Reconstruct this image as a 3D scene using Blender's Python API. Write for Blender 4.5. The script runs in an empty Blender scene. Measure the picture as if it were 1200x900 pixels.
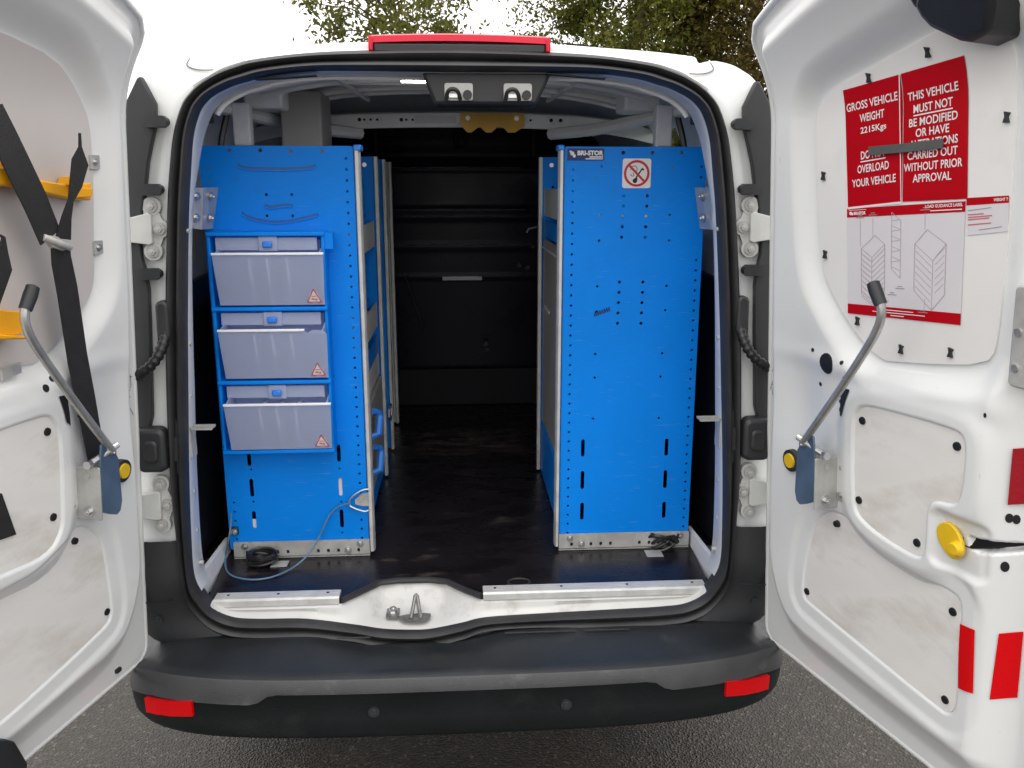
import bpy, bmesh, math, random
import numpy as np
from mathutils import Vector
random.seed(7); rng = np.random.default_rng(7)
S = bpy.context.scene
COL = S.collection
# ------------------------------------------------------------------ camera, world, sun, exposure
CAM = np.array([0.0, -1.9, 1.6]); PITCH = math.radians(13.2); YAW = math.radians(3.6); FOC = 1000.0
cd = bpy.data.cameras.new('camera'); cam = bpy.data.objects.new('camera', cd); COL.objects.link(cam)
cam.location = CAM; cam.rotation_euler = (math.pi/2-PITCH, 0, -YAW)
cd.sensor_width = 36; cd.lens = 30; cd.clip_start = .05; cd.clip_end = 3000
S.camera = cam
SUN_EL, SUN_AZ = math.radians(70), math.radians(185)      # azimuth measured from +Y clockwise: behind the camera, to the left
W = bpy.data.worlds.new('World'); S.world = W; W.use_nodes = True
wn = W.node_tree.nodes; wl = W.node_tree.links
bg = wn['Background']; bg.inputs[1].default_value = 0.15
sky = wn.new('ShaderNodeTexSky'); sky.sky_type = 'NISHITA'; sky.sun_disc = False
sky.sun_elevation = SUN_EL; sky.sun_rotation = SUN_AZ; sky.air_density = 1.0; sky.dust_density = 4.0
hs = wn.new('ShaderNodeHueSaturation'); hs.inputs['Saturation'].default_value = .12; hs.inputs['Value'].default_value = 1.0
mx = wn.new('ShaderNodeMixRGB'); mx.inputs[0].default_value = .92; mx.inputs[2].default_value = (6.0, 5.85, 5.75, 1)   # overcast cloud deck
wl.new(sky.outputs[0], hs.inputs['Color']); wl.new(hs.outputs[0], mx.inputs[1]); wl.new(mx.outputs[0], bg.inputs[0])
sl = bpy.data.lights.new('sun', 'SUN'); so = bpy.data.objects.new('sun', sl); COL.objects.link(so)
sl.energy = .5; sl.angle = math.radians(60); sl.color = (1, .97, .93)
so.rotation_euler = (math.pi/2-SUN_EL, 0, math.pi-SUN_AZ); so.location = (-3, -6, 8)
S.view_settings.view_transform = 'Standard'; S.view_settings.look = 'None'
S.view_settings.exposure = 1.14; S.view_settings.gamma = 1
# ------------------------------------------------------------------ helpers
V3 = lambda *a: np.array(a, float)
_F = V3(math.sin(YAW)*math.cos(PITCH), math.cos(YAW)*math.cos(PITCH), -math.sin(PITCH))
_R = V3(math.cos(YAW), -math.sin(YAW), 0); _D = V3(-math.sin(YAW)*math.sin(PITCH), -math.cos(YAW)*math.sin(PITCH), -math.cos(PITCH))
def ray(x, y): return _F+(x-600)/FOC*_R+(y-450)/FOC*_D
def atY(x, y, Y): r = ray(x, y); return CAM+r*(Y-CAM[1])/r[1]         # survey: sight line onto a plane of known depth
def atZ(x, y, Z): r = ray(x, y); return CAM+r*(Z-CAM[2])/r[2]
def atX(x, y, X): r = ray(x, y); return CAM+r*(X-CAM[0])/r[0]

class MB:
    def __init__(s): s.v = []; s.f = []
    def add(s, vs, fs):
        o = len(s.v); s.v += [tuple(map(float, p)) for p in vs]; s.f += [tuple(i+o for i in f) for f in fs]; return s
    def box(s, x0, x1, y0, y1, z0, z1, f=None):
        P = [(x, y, z) for z in (z0, z1) for y in (y0, y1) for x in (x0, x1)]
        if f: P = [f(*p) for p in P]
        return s.add(P, [(0, 2, 3, 1), (4, 5, 7, 6), (0, 1, 5, 4), (2, 6, 7, 3), (0, 4, 6, 2), (1, 3, 7, 5)])
    def prism(s, poly, d0, d1, f, s1=1.0):
        n = len(poly); c = np.mean(np.array(poly, float), axis=0)
        A = [f(p[0], p[1], d0) for p in poly]; B = [f(c[0]+(p[0]-c[0])*s1, c[1]+(p[1]-c[1])*s1, d1) for p in poly]
        return s.add(A+B, [tuple(range(n))[::-1], tuple(range(n, 2*n))]+[(i, (i+1) % n, n+(i+1) % n, n+i) for i in range(n)])
    def disc(s, u, v, r, d0, d1, f, n=16, s1=1.0, ru=None):
        ru = ru or r
        return s.prism([(u+ru*math.cos(2*math.pi*i/n), v+r*math.sin(2*math.pi*i/n)) for i in range(n)], d0, d1, f, s1)
    def bolt(s, u, v, r, d, f):
        s.disc(u, v, r*1.5, d, d+r*.3, f, 14); s.disc(u, v, r, d+r*.3, d+r*1.1, f, 6, .94); s.disc(u, v, r*.5, d+r*1.1, d+r*1.35, f, 8, .8); return s
    def tube(s, pts, r, n=8, closed=False):
        P = [V3(*p) for p in pts]; m = len(P); rs = r if hasattr(r, '__len__') else [r]*m
        vs = []; prev = None
        for i in range(m):
            if closed: t = P[(i+1) % m]-P[i-1]
            else: t = P[min(i+1, m-1)]-P[max(i-1, 0)]
            t = t/(np.linalg.norm(t)+1e-12)
            if prev is None:
                a = V3(0, 0, 1) if abs(t[2]) < .9 else V3(1, 0, 0); u = np.cross(t, a)
            else: u = prev-t*(prev@t)
            u /= np.linalg.norm(u)+1e-12; prev = u; w = np.cross(t, u)
            vs += [P[i]+rs[i]*(math.cos(2*math.pi*k/n)*u+math.sin(2*math.pi*k/n)*w) for k in range(n)]
        fs = [(i*n+k, i*n+(k+1) % n, (i+1) % m*n+(k+1) % n, (i+1) % m*n+k) for i in range(m if closed else m-1) for k in range(n)]
        if not closed: fs += [tuple(range(n))[::-1], tuple(range((m-1)*n, m*n))]
        return s.add(vs, fs)
    def cyl(s, p0, p1, r, n=14): return s.tube([p0, p1], r, n)
    def grid(s, P, wu=False, wv=False):
        nu, nv = len(P), len(P[0]); vs = [p for row in P for p in row]
        fs = [(i*nv+j, i*nv+(j+1) % nv, (i+1) % nu*nv+(j+1) % nv, (i+1) % nu*nv+j) for i in range(nu if wu else nu-1) for j in range(nv if wv else nv-1)]
        return s.add(vs, fs)
    def ribbon(s, pts, w, t, f):                       # flat strap along (u,v,d) points
        P = [V3(*p) for p in pts]; m = len(P); L = []; ws = w if hasattr(w, '__len__') else [w]*m
        for i in range(m):
            g = P[min(i+1, m-1)]-P[max(i-1, 0)]; nn = V3(-g[1], g[0], 0); nn /= np.linalg.norm(nn)+1e-12
            a = P[i]-nn*ws[i]/2; b = P[i]+nn*ws[i]/2
            L.append([f(a[0], a[1], a[2]), f(b[0], b[1], b[2]), f(b[0], b[1], b[2]+t), f(a[0], a[1], a[2]+t)])
        s.grid(L, wv=True); o = len(s.v)-4*m
        s.f += [(o, o+1, o+2, o+3), (o+4*m-1, o+4*m-2, o+4*m-3, o+4*m-4)]; return s

WLOC = {}
def build(name, mb, m, parent=None, sharp=35, bevel=0, keep=False, label=None, subsurf=0):
    V = np.array(mb.v); c = V3(0, 0, 0) if keep else (V.min(0)+V.max(0))/2
    me = bpy.data.meshes.new(name); me.from_pydata([tuple(p) for p in V-c], [], mb.f); me.update()
    bm = bmesh.new(); bm.from_mesh(me); bmesh.ops.recalc_face_normals(bm, faces=bm.faces[:]); bm.to_mesh(me); bm.free()
    me.materials.append(m)
    if sharp:
        me.polygons.foreach_set('use_smooth', [True]*len(me.polygons)); me.set_sharp_from_angle(angle=math.radians(sharp))
    return link(name, me, c, parent, bevel, label)
def link(name, me, c, parent=None, bevel=0, label=None):
    o = bpy.data.objects.new(name, me); COL.objects.link(o); WLOC[o.name] = V3(*c); o.location = c
    if parent is not None: o.parent = parent; o.location = V3(*c)-WLOC[parent.name]
    if bevel:
        b = o.modifiers.new('bevel', 'BEVEL'); b.width = bevel; b.segments = 2; b.limit_method = 'ANGLE'; b.angle_limit = math.radians(40)
    if label: o['label'] = label
    return o
def dup(o, off, parent=None):
    c = o.copy(); COL.objects.link(c); WLOC[c.name] = WLOC[o.name]+V3(*off)
    c.parent = parent if parent is not None else o.parent
    c.location = WLOC[c.name]-(WLOC[c.parent.name] if c.parent else 0); return c
def tag(o, label, cat, group=None, kind=None):
    o['label'] = label; o['category'] = cat
    if group: o['group'] = group
    if kind: o['kind'] = kind
    return o
def empty(name, loc, label, cat, group=None):
    o = bpy.data.objects.new(name, None); o.empty_display_size = .1; COL.objects.link(o); o.location = loc; WLOC[o.name] = V3(*loc)
    return tag(o, label, cat, group)
def frame(o, u, v, w):
    o, u, v, w = map(lambda q: V3(*q), (o, u, v, w))
    return lambda a, b, c: o+a*u+b*v+c*w
XZ = lambda Y: frame((0, Y, 0), (1, 0, 0), (0, 0, 1), (0, -1, 0))     # (x, z, towards the camera)
XY = lambda x, y, z: V3(x, y, z)
def chaikin(P, n=2, closed=True):
    P = [V3(*p) for p in P]
    for _ in range(n):
        Q = []; m = len(P)
        if not closed: Q.append(P[0])
        for i in range(m if closed else m-1):
            a, b = P[i], P[(i+1) % m]; Q += [a*.75+b*.25, a*.25+b*.75]
        if not closed: Q.append(P[-1])
        P = Q
    return P
def rrect(u0, u1, v0, v1, r, n=5):
    out = []
    for cx, cy, a in ((u1-r, v1-r, 0), (u0+r, v1-r, 90), (u0+r, v0+r, 180), (u1-r, v0+r, 270)):
        for k in range(n+1): t = math.radians(a+90*k/n); out.append((cx+r*math.cos(t), cy+r*math.sin(t)))
    return out
def circle(u, v, r, n=10): return [(u+r*math.cos(2*math.pi*i/n), v+r*math.sin(2*math.pi*i/n)) for i in range(n)]
def fill2d(loops):                                      # triangulated fill of an outline with holes
    cu = bpy.data.curves.new('c', 'CURVE'); cu.dimensions = '2D'; cu.fill_mode = 'BOTH'
    for L in loops:
        sp = cu.splines.new('POLY'); sp.points.add(len(L)-1); sp.use_cyclic_u = True
        for i, p in enumerate(L): sp.points[i].co = (p[0], p[1], 0, 1)
    o = bpy.data.objects.new('c', cu); me = bpy.data.meshes.new_from_object(o)
    v = [(q.co.x, q.co.y) for q in me.vertices]; f = [tuple(p.vertices) for p in me.polygons]
    bpy.data.objects.remove(o); bpy.data.curves.remove(cu); bpy.data.meshes.remove(me); return v, f
def sheet(mb, loops, d0, d1, f):
    v, fs = fill2d(loops); n = len(v)
    mb.add([f(p[0], p[1], d1) for p in v], fs); mb.add([f(p[0], p[1], d0) for p in v], [q[::-1] for q in fs])
    for L in loops:
        m = len(L); mb.add([f(p[0], p[1], d) for d in (d0, d1) for p in L], [(i, (i+1) % m, m+(i+1) % m, m+i) for i in range(m)])
    return mb
_tc = {}
def glyphs(txt, bold=.02):
    if (txt, bold) in _tc: return _tc[(txt, bold)]
    cu = bpy.data.curves.new('t', 'FONT'); cu.body = txt; cu.size = 1; cu.offset = bold; cu.resolution_u = 3
    o = bpy.data.objects.new('t', cu); me = bpy.data.meshes.new_from_object(o)
    v = np.array([(q.co.x, q.co.y) for q in me.vertices]); f = [tuple(p.vertices) for p in me.polygons]
    bpy.data.objects.remove(o); bpy.data.curves.remove(cu); bpy.data.meshes.remove(me)
    _tc[(txt, bold)] = (v, f); return v, f
def text(mb, txt, u0, u1, v0, v1, d, f, bold=.02):       # lettering fitted into a box, a flat print
    v, fs = glyphs(txt, bold); lo, hi = v.min(0), v.max(0); q = (v-lo)/(hi-lo)
    return mb.add([f(u0+(u1-u0)*a, v0+(v1-v0)*b, d) for a, b in q], fs)
def stroke(mb, pts, w, d, f):
    P = [V3(*p) for p in pts]
    for a, b in zip(P[:-1], P[1:]):
        t = b-a; t /= np.linalg.norm(t)+1e-9; n = V3(-t[1], t[0])*w/2
        mb.add([f(*(q), d) for q in (a-n, b-n, b+n, a+n)], [(0, 1, 2, 3)])
    return mb
def bolts(L, f, m, parent, name='bolt'):
    for u, v, r, d in L: build(name, MB().bolt(u, v, r, d, f), m, parent)
# ------------------------------------------------------------------ materials
def mat(name, col, rough=.5, metal=0, var=0., vscale=6, bump=0, bscale=150, coat=0, dirt=None, dirt_amt=.5, dscale=4, dthr=.55, spec=.5, rvar=0, trans=0, stretch=None, scratch=None):
    m = bpy.data.materials.new(name); m.use_nodes = True; N = m.node_tree.nodes; L = m.node_tree.links; b = N['Principled BSDF']
    b.inputs['Base Color'].default_value = (*col, 1); b.inputs['Roughness'].default_value = rough; b.inputs['Metallic'].default_value = metal
    b.inputs['Coat Weight'].default_value = coat; b.inputs['Coat Roughness'].default_value = .08; b.inputs['Specular IOR Level'].default_value = spec
    tc = N.new('ShaderNodeTexCoord'); co = tc.outputs['Object']
    if stretch:
        mp = N.new('ShaderNodeMapping'); mp.inputs['Scale'].default_value = stretch; L.new(co, mp.inputs[0]); co = mp.outputs[0]
    cur = None
    if var:
        n = N.new('ShaderNodeTexNoise'); n.inputs['Scale'].default_value = vscale; n.inputs['Detail'].default_value = 6; L.new(co, n.inputs[0])
        r = N.new('ShaderNodeValToRGB'); r.color_ramp.elements[0].position = .3; r.color_ramp.elements[1].position = .7
        r.color_ramp.elements[0].color = (*[c*(1-var) for c in col], 1); r.color_ramp.elements[1].color = (*[min(1, c*(1+var)) for c in col], 1)
        L.new(n.outputs[0], r.inputs[0]); cur = r.outputs[0]
        if rvar:
            mr = N.new('ShaderNodeMapRange'); mr.inputs[3].default_value = rough-rvar; mr.inputs[4].default_value = rough+rvar
            mr.inputs[1].default_value = .3; mr.inputs[2].default_value = .7; L.new(n.outputs[0], mr.inputs[0]); L.new(mr.outputs[0], b.inputs['Roughness'])
    if dirt:
        n = N.new('ShaderNodeTexNoise'); n.inputs['Scale'].default_value = dscale; n.inputs['Detail'].default_value = 9; n.inputs['Roughness'].default_value = .65; L.new(co, n.inputs[0])
        r = N.new('ShaderNodeValToRGB'); r.color_ramp.elements[0].position = dthr; r.color_ramp.elements[1].position = dthr+.17
        r.color_ramp.elements[0].color = (0, 0, 0, 1); r.color_ramp.elements[1].color = (dirt_amt,)*3+(1,); L.new(n.outputs[0], r.inputs[0])
        x = N.new('ShaderNodeMixRGB'); x.inputs[2].default_value = (*dirt, 1); L.new(r.outputs[0], x.inputs[0])
        if cur: L.new(cur, x.inputs[1])
        else: x.inputs[1].default_value = (*col, 1)
        cur = x.outputs[0]
    if scratch:
        mp2 = N.new('ShaderNodeMapping'); mp2.inputs['Scale'].default_value = scratch[1]; mp2.inputs['Rotation'].default_value = (.2, .35, .1); L.new(tc.outputs['Object'], mp2.inputs[0])
        n = N.new('ShaderNodeTexNoise'); n.inputs['Scale'].default_value = scratch[2]; n.inputs['Detail'].default_value = 5; L.new(mp2.outputs[0], n.inputs[0])
        r = N.new('ShaderNodeValToRGB'); r.color_ramp.elements[0].position = scratch[3]; r.color_ramp.elements[1].position = scratch[3]+.06
        r.color_ramp.elements[0].color = (0, 0, 0, 1); r.color_ramp.elements[1].color = (scratch[4],)*3+(1,); L.new(n.outputs[0], r.inputs[0])
        x = N.new('ShaderNodeMixRGB'); x.inputs[2].default_value = (*scratch[0], 1); L.new(r.outputs[0], x.inputs[0])
        if cur: L.new(cur, x.inputs[1])
        else: x.inputs[1].default_value = (*col, 1)
        cur = x.outputs[0]
    if cur: L.new(cur, b.inputs['Base Color'])
    if bump:
        n = N.new('ShaderNodeTexNoise'); n.inputs['Scale'].default_value = bscale; n.inputs['Detail'].default_value = 3; L.new(co, n.inputs[0])
        u = N.new('ShaderNodeBump'); u.inputs['Strength'].default_value = bump; u.inputs['Distance'].default_value = .002; L.new(n.outputs[0], u.inputs['Height']); L.new(u.outputs[0], b.inputs['Normal'])
    return m
WHITE = mat('white_paint', (.72, .735, .73), .34, coat=.2, var=.03, vscale=3, scratch=((.50, .48, .44), (5, 5, 1), 30, .70, .45), dirt=(.42, .40, .36), dirt_amt=.22, dscale=7, dthr=.6)
WHITE_IN = mat('inner_white_paint', (.80, .81, .81), .4, var=.05, vscale=6, dirt=(.3, .29, .27), dirt_amt=.4, dscale=9, dthr=.58)
HINGE = mat('hinge_paint', (.52, .53, .51), .35, var=.05, vscale=30, bump=.25, bscale=300)
SILL = mat('darkened_dusty_sill_paint', (.58, .58, .565), .4, var=.05, vscale=8, dirt=(.30, .27, .22), dirt_amt=.6, dscale=11, dthr=.56)  # body white darkened where strong light bleaches it, plus dust stains
DGALV = mat('dull_latch_steel', (.20, .20, .195), .42, .5, var=.25, vscale=60)
BOARD = mat('trim_board', (.765, .755, .735), .42, var=.03, vscale=5, dirt=(.45, .42, .36), dirt_amt=.18, dscale=6, dthr=.57)
BOARD_SHADED = mat('shaded_trim_board', (.54, .51, .495), .5, var=.04, vscale=4)  # white board with the left door's shade put into the colour
ACCESS = mat('access_cover', (.765, .75, .725), .45, var=.04, vscale=7, dirt=(.44, .39, .31), dirt_amt=.42, dscale=4.5, dthr=.50, stretch=(1, 1, 2.2))
SEAL = mat('rubber_seal', (.022, .022, .024), .48, var=.25, vscale=14, bump=.2, bscale=120)
PLASTIC = mat('bumper_plastic', (.020, .023, .026), .42, spec=.38, var=.2, vscale=5, bump=.35, bscale=420, dirt=(.075, .075, .075), dirt_amt=.55, dscale=5, dthr=.58, rvar=.12)
PLASTIC_F = mat('shaded_bumper_plastic', (.011, .0135, .0145), .5, spec=.22, var=.2, vscale=5, bump=.35, bscale=420, dirt=(.03, .03, .03), dirt_amt=.5, dscale=7, dthr=.57)  # same bumper plastic, shade of the upright face put into the colour
PLASTIC_L = mat('lit_bumper_plastic', (.042, .043, .045), .48, var=.2, vscale=12, bump=.4, bscale=420, dirt=(.13, .13, .13), dirt_amt=.5, dscale=14, dthr=.55, rvar=.1)  # same bumper plastic, sky light on the chamfer put into the colour
BLACK = mat('black_plastic', (.020, .022, .024), .45, var=.2, vscale=10, bump=.15, bscale=250)
GREYPL = mat('dark_grey_plastic', (.030, .032, .034), .5, spec=.35, var=.12, vscale=8, bump=.2, bscale=250)
HOLE = mat('dark_hole', (.006, .006, .007), .6)
BLUE = mat('blue_powder_coat', (.000, .225, .80), .42, var=.09, vscale=2.5, rvar=.07, bump=.12, bscale=500, spec=.18, dirt=(.02, .12, .36), dirt_amt=.25, dscale=14, dthr=.6, scratch=((.16, .34, .66), (1, 1, 14), 22, .655, .28))
BLUE_D = mat('blue_pressing', (.003, .10, .36), .42)
BLUE_P = mat('blue_plastic', (.03, .22, .78), .35)
NAVY = mat('navy_print', (.006, .02, .13), .5)
ALU = mat('aluminium', (.60, .60, .585), .42, .25, var=.12, vscale=20, rvar=.08, dirt=(.25, .24, .22), dirt_amt=.4, dscale=18, dthr=.55)
GALV = mat('galvanised_steel', (.47, .47, .45), .42, .35, var=.2, vscale=24, rvar=.1, dirt=(.24, .22, .20), dirt_amt=.35, dscale=25, dthr=.55)
STEEL = mat('bright_steel', (.60, .60, .60), .28, .95, var=.12, vscale=40)
ZBLUE = mat('blue_zinc', (.12, .19, .29), .38, .5, var=.2, vscale=20)
GREYST = mat('grey_steel_shelf', (.58, .575, .55), .42, var=.06, vscale=8)
GREYSH = mat('grey_side_sheet', (.30, .295, .285), .45, var=.08, vscale=5)
FLOOR = mat('film_faced_ply', (.011, .009, .011), .28, spec=.28, var=.35, vscale=7, dirt=(.17, .135, .11), dirt_amt=.7, dscale=3.6, dthr=.60, rvar=.1, bump=.1, bscale=300, stretch=(1, 2.2, 1))
def worn_floor():                                        # dusty scuffs where goods have been slid in, part of the board itself
    N = FLOOR.node_tree.nodes; L = FLOOR.node_tree.links; b = N['Principled BSDF']; old = b.inputs['Base Color'].links[0].from_socket
    tc = N.new('ShaderNodeTexCoord'); sx = N.new('ShaderNodeSeparateXYZ'); L.new(tc.outputs['Object'], sx.inputs[0])
    def band(sock, c, w):
        a = N.new('ShaderNodeMath'); a.operation = 'SUBTRACT'; a.inputs[1].default_value = c; L.new(sock, a.inputs[0])
        d = N.new('ShaderNodeMath'); d.operation = 'ABSOLUTE'; L.new(a.outputs[0], d.inputs[0])
        m = N.new('ShaderNodeMapRange'); m.interpolation_type = 'SMOOTHSTEP'; m.inputs[1].default_value = w*.5; m.inputs[2].default_value = w; m.inputs[3].default_value = 1; m.inputs[4].default_value = 0; L.new(d.outputs[0], m.inputs[0]); return m.outputs[0]
    by, bx = band(sx.outputs[1], .33, .22), band(sx.outputs[0], .03, .30)
    mp = N.new('ShaderNodeMapping'); mp.inputs['Scale'].default_value = (2.2, 9, 1); L.new(tc.outputs['Object'], mp.inputs[0])
    n = N.new('ShaderNodeTexNoise'); n.inputs['Scale'].default_value = 2.4; n.inputs['Detail'].default_value = 9; n.inputs['Roughness'].default_value = .7; L.new(mp.outputs[0], n.inputs[0])
    r = N.new('ShaderNodeMapRange'); r.inputs[1].default_value = .46; r.inputs[2].default_value = .68; r.inputs[4].default_value = .9; L.new(n.outputs[0], r.inputs[0])
    q = N.new('ShaderNodeMath'); q.operation = 'MULTIPLY'; L.new(by, q.inputs[0]); L.new(bx, q.inputs[1])
    q2 = N.new('ShaderNodeMath'); q2.operation = 'MULTIPLY'; L.new(q.outputs[0], q2.inputs[0]); L.new(r.outputs[0], q2.inputs[1])
    x = N.new('ShaderNodeMixRGB'); x.inputs[2].default_value = (.16, .12, .09, 1); L.new(q2.outputs[0], x.inputs[0]); L.new(old, x.inputs[1]); L.new(x.outputs[0], b.inputs['Base Color'])
worn_floor()
LINING = mat('dark_lining', (.008, .009, .014), .45, var=.3, vscale=9, dirt=(.03, .03, .035), dirt_amt=.5, dscale=30, dthr=.55)
BULK = mat('bulkhead_steel', (.006, .007, .015), .30, var=.2, vscale=5, spec=.14, rvar=.06)
SWAGE_GLINT = mat('swage_highlight', (.24, .245, .25), .28, .6, var=.6, vscale=3)  # pale tone for light painted along the swages
KICK = mat('kick_board', (.012, .012, .016), .5, spec=.2, var=.2, vscale=6)
RED = mat('red_print', (.43, .001, .006), .32, spec=.16, var=.03, vscale=6)
REDREF = mat('red_reflector', (.62, .003, .006), .30, spec=.25, bump=.3, bscale=160)
REDREF_D = mat('dark_red_reflector', (.30, .004, .012), .35, bump=.3, bscale=160)
REDLENS = mat('brake_light_lens', (.62, .020, .045), .35, spec=.25)
PRINT = mat('white_print', (.78, .74, .74), .5)
PAPER = mat('label_paper', (.66, .64, .66), .45)
INK = mat('grey_ink', (.30, .26, .28), .6)
PINK = mat('pink_ink', (.44, .36, .38), .6)
REDINK = mat('red_ink', (.55, .12, .14), .6)
YELLOW = mat('yellow_plastic', (.88, .41, .004), .40, var=.06, vscale=14)
YELLOW2 = mat('lemon_plug', (.74, .48, .01), .4, var=.05, vscale=30)
GOLD = mat('brass_plate', (.42, .25, .05), .38, .6, var=.2, vscale=12)
WEB = mat('strap_webbing', (.014, .013, .013), .7, var=.2, vscale=40, bump=.6, bscale=260)
WIREB = mat('blue_wire', (.10, .19, .30), .4)
CABLE = mat('black_cable', (.012, .012, .013), .35)
TAPE = mat('grey_tape', (.085, .085, .085), .6, var=.1, vscale=30)
TYRE = mat('tyre_rubber', (.018, .018, .018), .8, bump=.4, bscale=60)
UNDER = mat('underbody', (.012, .012, .012), .8)
BARK = mat('bark', (.10, .075, .05), .9, var=.3, vscale=8, bump=.6, bscale=30)
def clear_mat():
    m = bpy.data.materials.new('frosted_plastic'); m.use_nodes = True; N = m.node_tree.nodes; L = m.node_tree.links
    b = N['Principled BSDF']; b.inputs['Base Color'].default_value = (.66, .73, .90, 1); b.inputs['Roughness'].default_value = .25
    t = N.new('ShaderNodeBsdfTransparent'); t.inputs[0].default_value = (.86, .88, .93, 1)
    tr = N.new('ShaderNodeBsdfTranslucent'); tr.inputs[0].default_value = (.68, .74, .90, 1)
    a = N.new('ShaderNodeMixShader'); a.inputs[0].default_value = .40; L.new(b.outputs[0], a.inputs[1]); L.new(tr.outputs[0], a.inputs[2])
    c = N.new('ShaderNodeMixShader'); c.inputs[0].default_value = .30; L.new(a.outputs[0], c.inputs[1]); L.new(t.outputs[0], c.inputs[2])
    L.new(c.outputs[0], N['Material Output'].inputs[0]); return m
FROST = clear_mat()
FROST_L = mat('frosted_rim', (.86, .88, .95), .3)
ROD = mat('stay_rod_steel', (.46, .46, .45), .36, .75, var=.2, vscale=30)
GASK = mat('cover_gap', (.20, .19, .18), .7)
def glass_mat():
    m = mat('window_glass', (.8, .9, .85), .02); b = m.node_tree.nodes['Principled BSDF']; b.inputs['Transmission Weight'].default_value = 1; b.inputs['IOR'].default_value = 1.02; return m
GLASS = glass_mat()
def leaf_mat(name, cols):
    m = bpy.data.materials.new(name); m.use_nodes = True; N = m.node_tree.nodes; L = m.node_tree.links; b = N['Principled BSDF']
    g = N.new('ShaderNodeNewGeometry'); r = N.new('ShaderNodeValToRGB'); L.new(g.outputs['Random Per Island'], r.inputs[0])
    e = r.color_ramp.elements; e[0].color = (*cols[0], 1); e[1].color = (*cols[-1], 1)
    for i, c in enumerate(cols[1:-1]): q = e.new((i+1)/(len(cols)-1)); q.color = (*c, 1)
    tn = N.new('ShaderNodeTexNoise'); tn.inputs['Scale'].default_value = 1.6; tn.inputs['Detail'].default_value = 4; tcn = N.new('ShaderNodeTexCoord'); L.new(tcn.outputs['Object'], tn.inputs[0])
    mr = N.new('ShaderNodeMapRange'); mr.inputs[1].default_value = .35; mr.inputs[2].default_value = .65; mr.inputs[3].default_value = .8; mr.inputs[4].default_value = 1.4; L.new(tn.outputs[0], mr.inputs[0])
    mu = N.new('ShaderNodeMixRGB'); mu.blend_type = 'MULTIPLY'; mu.inputs[0].default_value = 1; L.new(r.outputs[0], mu.inputs[1]); L.new(mr.outputs[0], mu.inputs[2]); r = mu
    L.new(r.outputs[0], b.inputs['Base Color']); b.inputs['Roughness'].default_value = .6; b.inputs['Specular IOR Level'].default_value = .15
    t = N.new('ShaderNodeBsdfTranslucent'); L.new(r.outputs[0], t.inputs[0]); x = N.new('ShaderNodeMixShader'); x.inputs[0].default_value = .45
    L.new(b.outputs[0], x.inputs[1]); L.new(t.outputs[0], x.inputs[2]); L.new(x.outputs[0], N['Material Output'].inputs[0]); return m
LEAF_A = leaf_mat('shrub_leaf', [(.075, .09, .022), (.11, .125, .028), (.16, .16, .036), (.125, .12, .04)])
LEAF_B = leaf_mat('conifer_leaf', [(.05, .066, .012), (.095, .11, .018), (.15, .155, .026), (.16, .145, .032)])
LEAF_C = leaf_mat('olive_leaf', [(.09, .064, .022), (.15, .11, .032), (.19, .145, .042), (.11, .11, .026)])
def asphalt():
    m = bpy.data.materials.new('asphalt'); m.use_nodes = True; N = m.node_tree.nodes; L = m.node_tree.links; b = N['Principled BSDF']
    tc = N.new('ShaderNodeTexCoord'); co = tc.outputs['Object']
    v = N.new('ShaderNodeTexVoronoi'); v.inputs['Scale'].default_value = 150; L.new(co, v.inputs[0])
    n = N.new('ShaderNodeTexNoise'); n.inputs['Scale'].default_value = 3; n.inputs['Detail'].default_value = 8; L.new(co, n.inputs[0])
    n2 = N.new('ShaderNodeTexNoise'); n2.inputs['Scale'].default_value = 140; n2.inputs['Detail'].default_value = 4; L.new(co, n2.inputs[0])
    sv = N.new('ShaderNodeSeparateColor'); L.new(v.outputs['Color'], sv.inputs[0])
    r = N.new('ShaderNodeValToRGB'); e = r.color_ramp.elements; e[0].color = (.012, .0095, .0062, 1); e[1].color = (.11, .095, .072, 1); e[1].position = 1
    q = e.new(.55); q.color = (.023, .0185, .0128, 1); q = e.new(.9); q.color = (.034, .028, .020, 1); L.new(sv.outputs[0], r.inputs[0])
    x = N.new('ShaderNodeMixRGB'); x.blend_type = 'MULTIPLY'; x.inputs[0].default_value = .7; L.new(r.outputs[0], x.inputs[1])
    r2 = N.new('ShaderNodeValToRGB'); r2.color_ramp.elements[0].color = (.55, .53, .5, 1); r2.color_ramp.elements[1].color = (1.25, 1.2, 1.15, 1); r2.color_ramp.elements[0].position = .35; r2.color_ramp.elements[1].position = .65
    L.new(n.outputs[0], r2.inputs[0]); L.new(r2.outputs[0], x.inputs[2]); L.new(x.outputs[0], b.inputs['Base Color'])
    b.inputs['Roughness'].default_value = .5
    a = N.new('ShaderNodeMath'); a.operation = 'ADD'; L.new(v.outputs['Distance'], a.inputs[0]); L.new(n2.outputs[0], a.inputs[1])
    u = N.new('ShaderNodeBump'); u.inputs['Strength'].default_value = .7; u.inputs['Distance'].default_value = .005; L.new(a.outputs[0], u.inputs['Height']); L.new(u.outputs[0], b.inputs['Normal'])
    return m
ASPH = asphalt()
# ------------------------------------------------------------------ ground
g = MB(); g.add([(-600, -600, 0), (600, -600, 0), (600, 600, 0), (-600, 600, 0)], [(0, 1, 2, 3)])
tag(build('ground', g, ASPH, keep=True), 'dark wet asphalt of the yard the van stands on', 'asphalt', kind='structure')
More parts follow.
